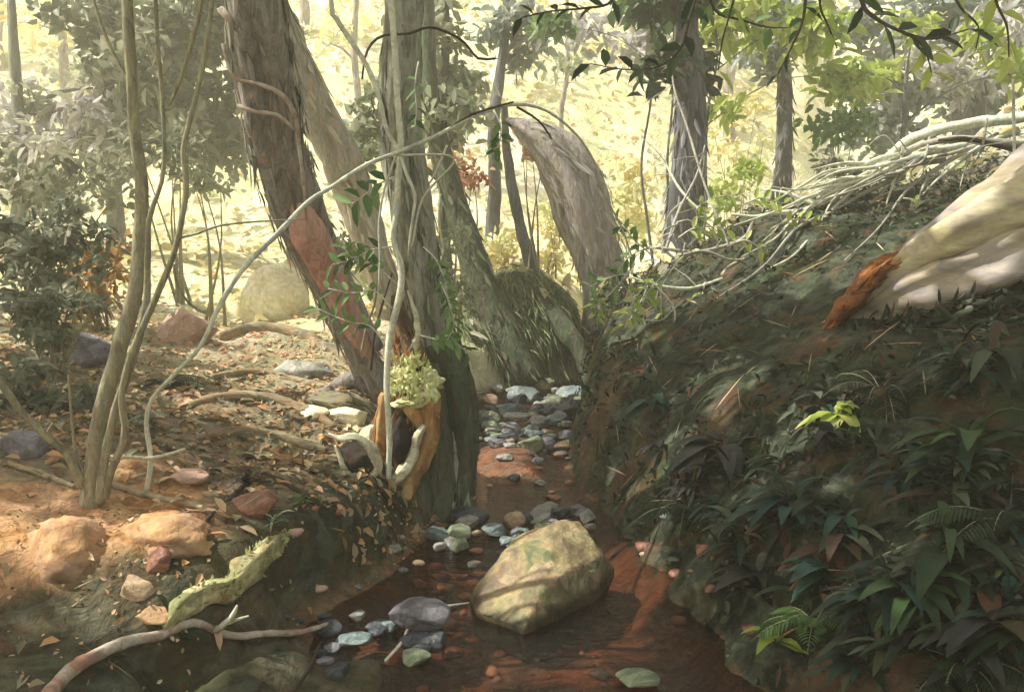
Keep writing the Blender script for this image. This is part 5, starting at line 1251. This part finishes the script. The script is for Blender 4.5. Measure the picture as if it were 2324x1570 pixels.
# leaf sprigs among the roots and hanging from above
k = 0
for pts, L, n, lf, lb in [([(1440, 600), (1400, 650), (1370, 680), (1340, 700)], .10, 11, 'mid', "green sprig hanging at the left tip of the root tangle"),
                          ([(1470, 640), (1440, 680), (1430, 710), (1420, 735)], .12, 9, 'lime', "lime sprig pointing down below the roots"),
                          ([(1500, 650), (1500, 700), (1505, 740), (1500, 780)], .10, 8, 'lime', "pale lime sprig under the white root"),
                          ([(1500, 560), (1450, 570), (1420, 590), (1400, 620)], .10, 10, 'mid', "green sprig at the left end of the crest"),
                          ([(1620, 520), (1580, 480), (1620, 450), (1680, 440)], .10, 11, 'lime', "lime sprig standing on the crest beside the slate trunk"),
                          ([(1680, 470), (1720, 450), (1750, 455), (1780, 462)], .09, 8, 'lime', "small yellow sprig on the crest right of the slate trunk"),
                          ([(1560, 560), (1590, 530), (1600, 500), (1600, 470)], .09, 8, 'lime', "upright sprig at the foot of the slate trunk"),
                          ([(1862, 580), (1880, 600), (1905, 600), (1930, 610)], .11, 8, 'mid', "green sprig dangling from the hanging root"),
                          ([(1862, 570), (1850, 600), (1828, 610), (1824, 640)], .08, 5, 'lilac', "white flowered sprig dangling from the hanging root"),
                          ([(2050, 450), (2080, 455), (2090, 470), (2100, 480)], .08, 5, 'lime', "lone lime sprig on the dark crest"),
                          ([(1650, 560), (1690, 545), (1720, 560), (1760, 590)], .10, 8, 'lime', "lime leaved sprig in the middle of the roots"),
                          ([(1520, 610), (1490, 640), (1470, 665), (1455, 695)], .11, 9, 'lime', "bright lime sprig between the pointing one and the white root"),
                          ([(1430, 620), (1400, 625), (1370, 635), (1340, 650)], .11, 9, 'mid', "green sprig reaching farthest left over the stream"),
                          ([(1540, 540), (1570, 520), (1610, 515), (1650, 520)], .11, 9, 'lime', "lime sprig lying flat on the crest below the slate trunk"),
                          ([(1600, 640), (1590, 680), (1560, 720), (1550, 750)], .11, 9, 'lime', "drooping lime sprig under the forked white root"),
                          ([(1480, 580), (1440, 545), (1420, 520), (1400, 505)], .11, 9, 'mid', "green sprig rising left of the slate trunk"),
                          ([(1750, 520), (1790, 500), (1830, 500), (1860, 510)], .11, 9, 'lime', "lime sprig beside the middle fork of the roots"),
                          ([(1380, 640), (1360, 660), (1350, 690), (1352, 720)], .09, 8, 'lime', "yellow tipped sprig over the stream bend")]:
    sprig(lb, pts, 6.45, lf, L, n, 700 + k, 'vine_pale', 4); k += 1

# overhanging tree outside the right edge; its limbs reach across the top of the view
ox, oy = 4.4, 5.6; oz = H(ox, oy) - .2
ov = thing("overhanging_tree", "tree outside the right edge whose leafy twigs droop across the top of the view", "tree", (ox, oy, oz))
tk = MB(); tk.add(*tube([[ox, oy, oz, .22], [ox - .05, oy, oz + 1.2, .17], [ox - .3, oy, 4.2, .14], [ox - .9, oy, 5.6, .09]], 12, .15, .15, .06)); part("trunk", tk, M['bark_slate'], ov)
LZ = 3.75
tw_ = [([(1760, -160, 10), (1775, -40, 8), (1822, -60, 8), (1828, 0, 7), (1818, 60, 6), (1795, 110, 5), (1765, 170, 3)], 5.4, 'deep', .12, 7),
       ([(1960, -120, 12), (1955, 0, 10), (1985, 40, 9), (2040, 70, 7), (2100, 88, 6), (2140, 84, 5), (2200, 66, 3)], 5.4, 'deep', .17, 11),
       ([(2040, 70, 6), (2085, 95, 5), (2105, 130, 4), (2114, 165, 3)], 5.38, 'lime', .15, 6),
       ([(1600, -100, 7), (1620, 20, 6), (1680, 45, 5), (1740, 62, 4), (1790, 64, 2)], 5.6, 'mid', .14, 8),
       ([(1440, -120, 7), (1400, -20, 6), (1380, 10, 6), (1320, 20, 5), (1250, 26, 4), (1185, 40, 3)], 5.5, 'deep', .12, 12),
       ([(1590, -60, 8), (1560, 60, 7), (1545, 110, 6), (1500, 150, 4), (1420, 158, 3), (1340, 145, 2)], 5.6, 'deep', .17, 12),
       ([(1700, -140, 6), (1660, 20, 5), (1640, 90, 4), (1630, 160, 3)], 5.5, 'lime', .16, 8),
       ([(2240, -120, 8), (2260, 0, 6), (2285, 60, 5), (2290, 130, 3)], 5.2, 'lime', .16, 9),
       ([(2150, -120, 7), (2170, 0, 6), (2220, 60, 4), (2215, 110, 3)], 5.3, 'lime', .15, 8),
       ([(1880, -120, 7), (1860, 0, 6), (1880, 60, 4), (1900, 110, 3)], 5.4, 'lime', .16, 8)]
lm = MB(); lm.add(*tube([[ox - .3, oy, 4.0, .09], [3.2, 5.5, 4.0, .06], [2.0, 5.5, LZ, .045], [1.0, 5.55, LZ - .1, .03], [.2, 5.5, LZ - .2, .02], [-.2, 5.5, LZ - .4, .008]], 8, .1, .15)); part("limb", lm, M['bark_slate'], ov)
rng = R3(77)
for k, (pts, Y, lf, L, n) in enumerate(tw_):
    q = [[*P(a, b_, Y), rad(w_, Y)] for a, b_, w_ in pts]
    if k != 2: q = [[q[0][0], 5.5, min(LZ, q[0][2] + .5), q[0][3]]] + q
    b_ = MB(); b_.add(*tube(q, 6, .04, .15, seed=k)); bo = part("twig", b_, M['bark_dark'], ov)
    c = spline(q, .01); ix = np.linspace(len(c) * .4, len(c) - 1, n).astype(int); T_ = unit(np.gradient(c[:, :3], axis=0))[ix]
    sd = np.where(np.arange(n) % 2 == 0, 1, -1)[:, None]; side = unit(np.cross(T_, [0, -1.0, .2]))
    lv = MB(); leaves(lv, c[ix, :3], T_ * .7 + side * sd * .7 + rng.normal(size=(n, 3)) * .3, np.array([0, -.6, .7]) + rng.normal(size=(n, 3)) * .4, L * rng.uniform(.7, 1.2, n), L * .42, rng.random(n))
    me = lv.mesh("leaves", LF[lf], np.array(ov.location)); o = bpy.data.objects.new("leaves", me); COL.objects.link(o); o.parent = bo

# ------------------------------------------------------------------ uncountable cover: fallen leaves, bank foliage, hanging grass
def scatter(name, n, xr_, yr_, keepf, L, aspect, lf, seed, up=1.5, lift=.012, tintf=None, dirf=None, droop=.1):
    rng = R3(seed); x = rng.uniform(*xr_, n); y = rng.uniform(*yr_, n); k = keepf(x, y, rng); x, y = x[k], y[k]; n = len(x)
    z = height(x, y); e = .03
    nx_ = -(height(x + e, y) - height(x - e, y)) / (2 * e); ny_ = -(height(x, y + e) - height(x, y - e)) / (2 * e)
    gn = unit(np.stack([nx_, ny_, np.ones(n)], -1)); nr = unit(gn + rng.normal(size=(n, 3)) * (1 / up) * .5)
    d = np.cross(nr, rng.normal(size=(n, 3))) if dirf is None else dirf(n, rng, gn)
    m_ = MB(); t = rng.random(n) if tintf is None else tintf(x, y, rng)
    leaves(m_, np.stack([x, y, z], -1) + gn * (lift * rng.uniform(.3, 2.2, n))[:, None], d, nr, L * rng.uniform(.5, 1.4, n), L * aspect * rng.uniform(.7, 1.3, n), t, droop)
    return setting(name, m_, LF[lf], 'stuff')
def left(x, y): return np.interp(y, YL, XL) - x
def right(x, y): return x - np.interp(y, YR, XR)
scatter("leaf_litter", 17000, (-6, .9), (2, 10.5), lambda x, y, r: (left(x, y) > .03) & (r.random(len(x)) > (y - 5.2) / 4.5) & (np.abs(x) < .62 * y + .3) & ((y > 4.0) | (r.random(len(x)) < .12)), .068, .55, 'litter', 81, 2.2,
        tintf=lambda x, y, r: np.clip(.48 + .28 * sm((y - 4.5) / 2) + .6 * fbm(x, y, 1.3) + r.normal(size=len(x)) * .22, 0, 1))  # tint lightens up the slope, painting sunlight into the litter
scatter("bank_foliage", 22000, (.3, 7), (2.3, 10.5), lambda x, y, r: (right(x, y) > .02) & (x < .62 * y + .4) & (fbm(x, y, 1.6) + r.normal(size=len(x)) * .22 > -.12), .062, .40, 'bank', 82, .8, .03,
        tintf=lambda x, y, r: np.clip(.45 + .5 * fbm(x, y, 1.1) + r.normal(size=len(x)) * .2, 0, 1), droop=.3)
LF['slope'] = leafmat('leaf_slope', [(.30, .34, .14), (.52, .40, .16), (.66, .55, .28), (.78, .70, .46), (.58, .56, .28), (.80, .74, .62), (.62, .38, .20)], .3)
scatter("bank_leaf_tufts", 2600, (.3, 7), (2.3, 9.5), lambda x, y, r: (right(x, y) > .05) & (x < .62 * y + .4) & (fbm(x + 7, y, 1.3) > .12), .15, .24, 'bank', 86, .7, .05, droop=.5)
scatter("soil_crumbs", 12000, (-3.5, .5), (2.1, 7.5), lambda x, y, r: (left(x, y) > -.02) & (np.abs(x) < .62 * y + .3) & (fbm(x, y, 2.2) + r.normal(size=len(x)) * .3 > 0), .022, .6, 'litter', 88, .8, .006, droop=.0)
scatter("bank_twigs", 700, (-6, 6), (2.5, 9.5), lambda x, y, r: ((right(x, y) > .05) | (left(x, y) > .1)) & (np.abs(x) < .62 * y + .4), .22, .035, 'litter', 87, 2.5, .02, droop=.05)
scatter("hillside_leaves", 11000, (-16, 18), (8.0, 30), lambda x, y, r: (r.random(len(x)) < np.clip((y - 7) / 3, 0, 1)) & (np.abs(x) < .62 * y) & ((left(x, y) > .2) | (right(x, y) > .2)), .20, .6, 'slope', 83, 1.2, .04)
wx = lambda x, y, r: (left(x, y) > .02) & (x > -.7) & (x < 1.0)
scatter("wall_grass", 5200, (-.7, 1.0), (9.9, 11.4), wx, .22, .10, 'grass', 84, 1.4, .02, dirf=lambda n, r, gn: np.array([.25, -.6, -.6]) + r.normal(size=(n, 3)) * .25, droop=.3)

# ------------------------------------------------------------------ the misty air of the wood
hz = MB(); x0, x1, y0, y1, z0, z1 = -275, 275, -75, 440, -3, 34
hz.add([[x0, y0, z0], [x1, y0, z0], [x1, y1, z0], [x0, y1, z0], [x0, y0, z1], [x1, y0, z1], [x1, y1, z1], [x0, y1, z1]],
       [[[0, 3, 2, 1], [4, 5, 6, 7], [0, 1, 5, 4], [1, 2, 6, 5], [2, 3, 7, 6], [3, 0, 4, 7]]])
m = bpy.data.materials.new("haze"); m.use_nodes = True; nt = m.node_tree; nt.nodes.remove(nt.nodes["Principled BSDF"])
pv = nt.nodes.new("ShaderNodeVolumePrincipled"); pv.inputs['Color'].default_value = (1, .97, .78, 1); pv.inputs['Density'].default_value = HAZE; pv.inputs['Anisotropy'].default_value = .2
nt.links.new(pv.outputs[0], nt.nodes["Material Output"].inputs['Volume'])
setting("haze", hz, m, 'stuff', False)
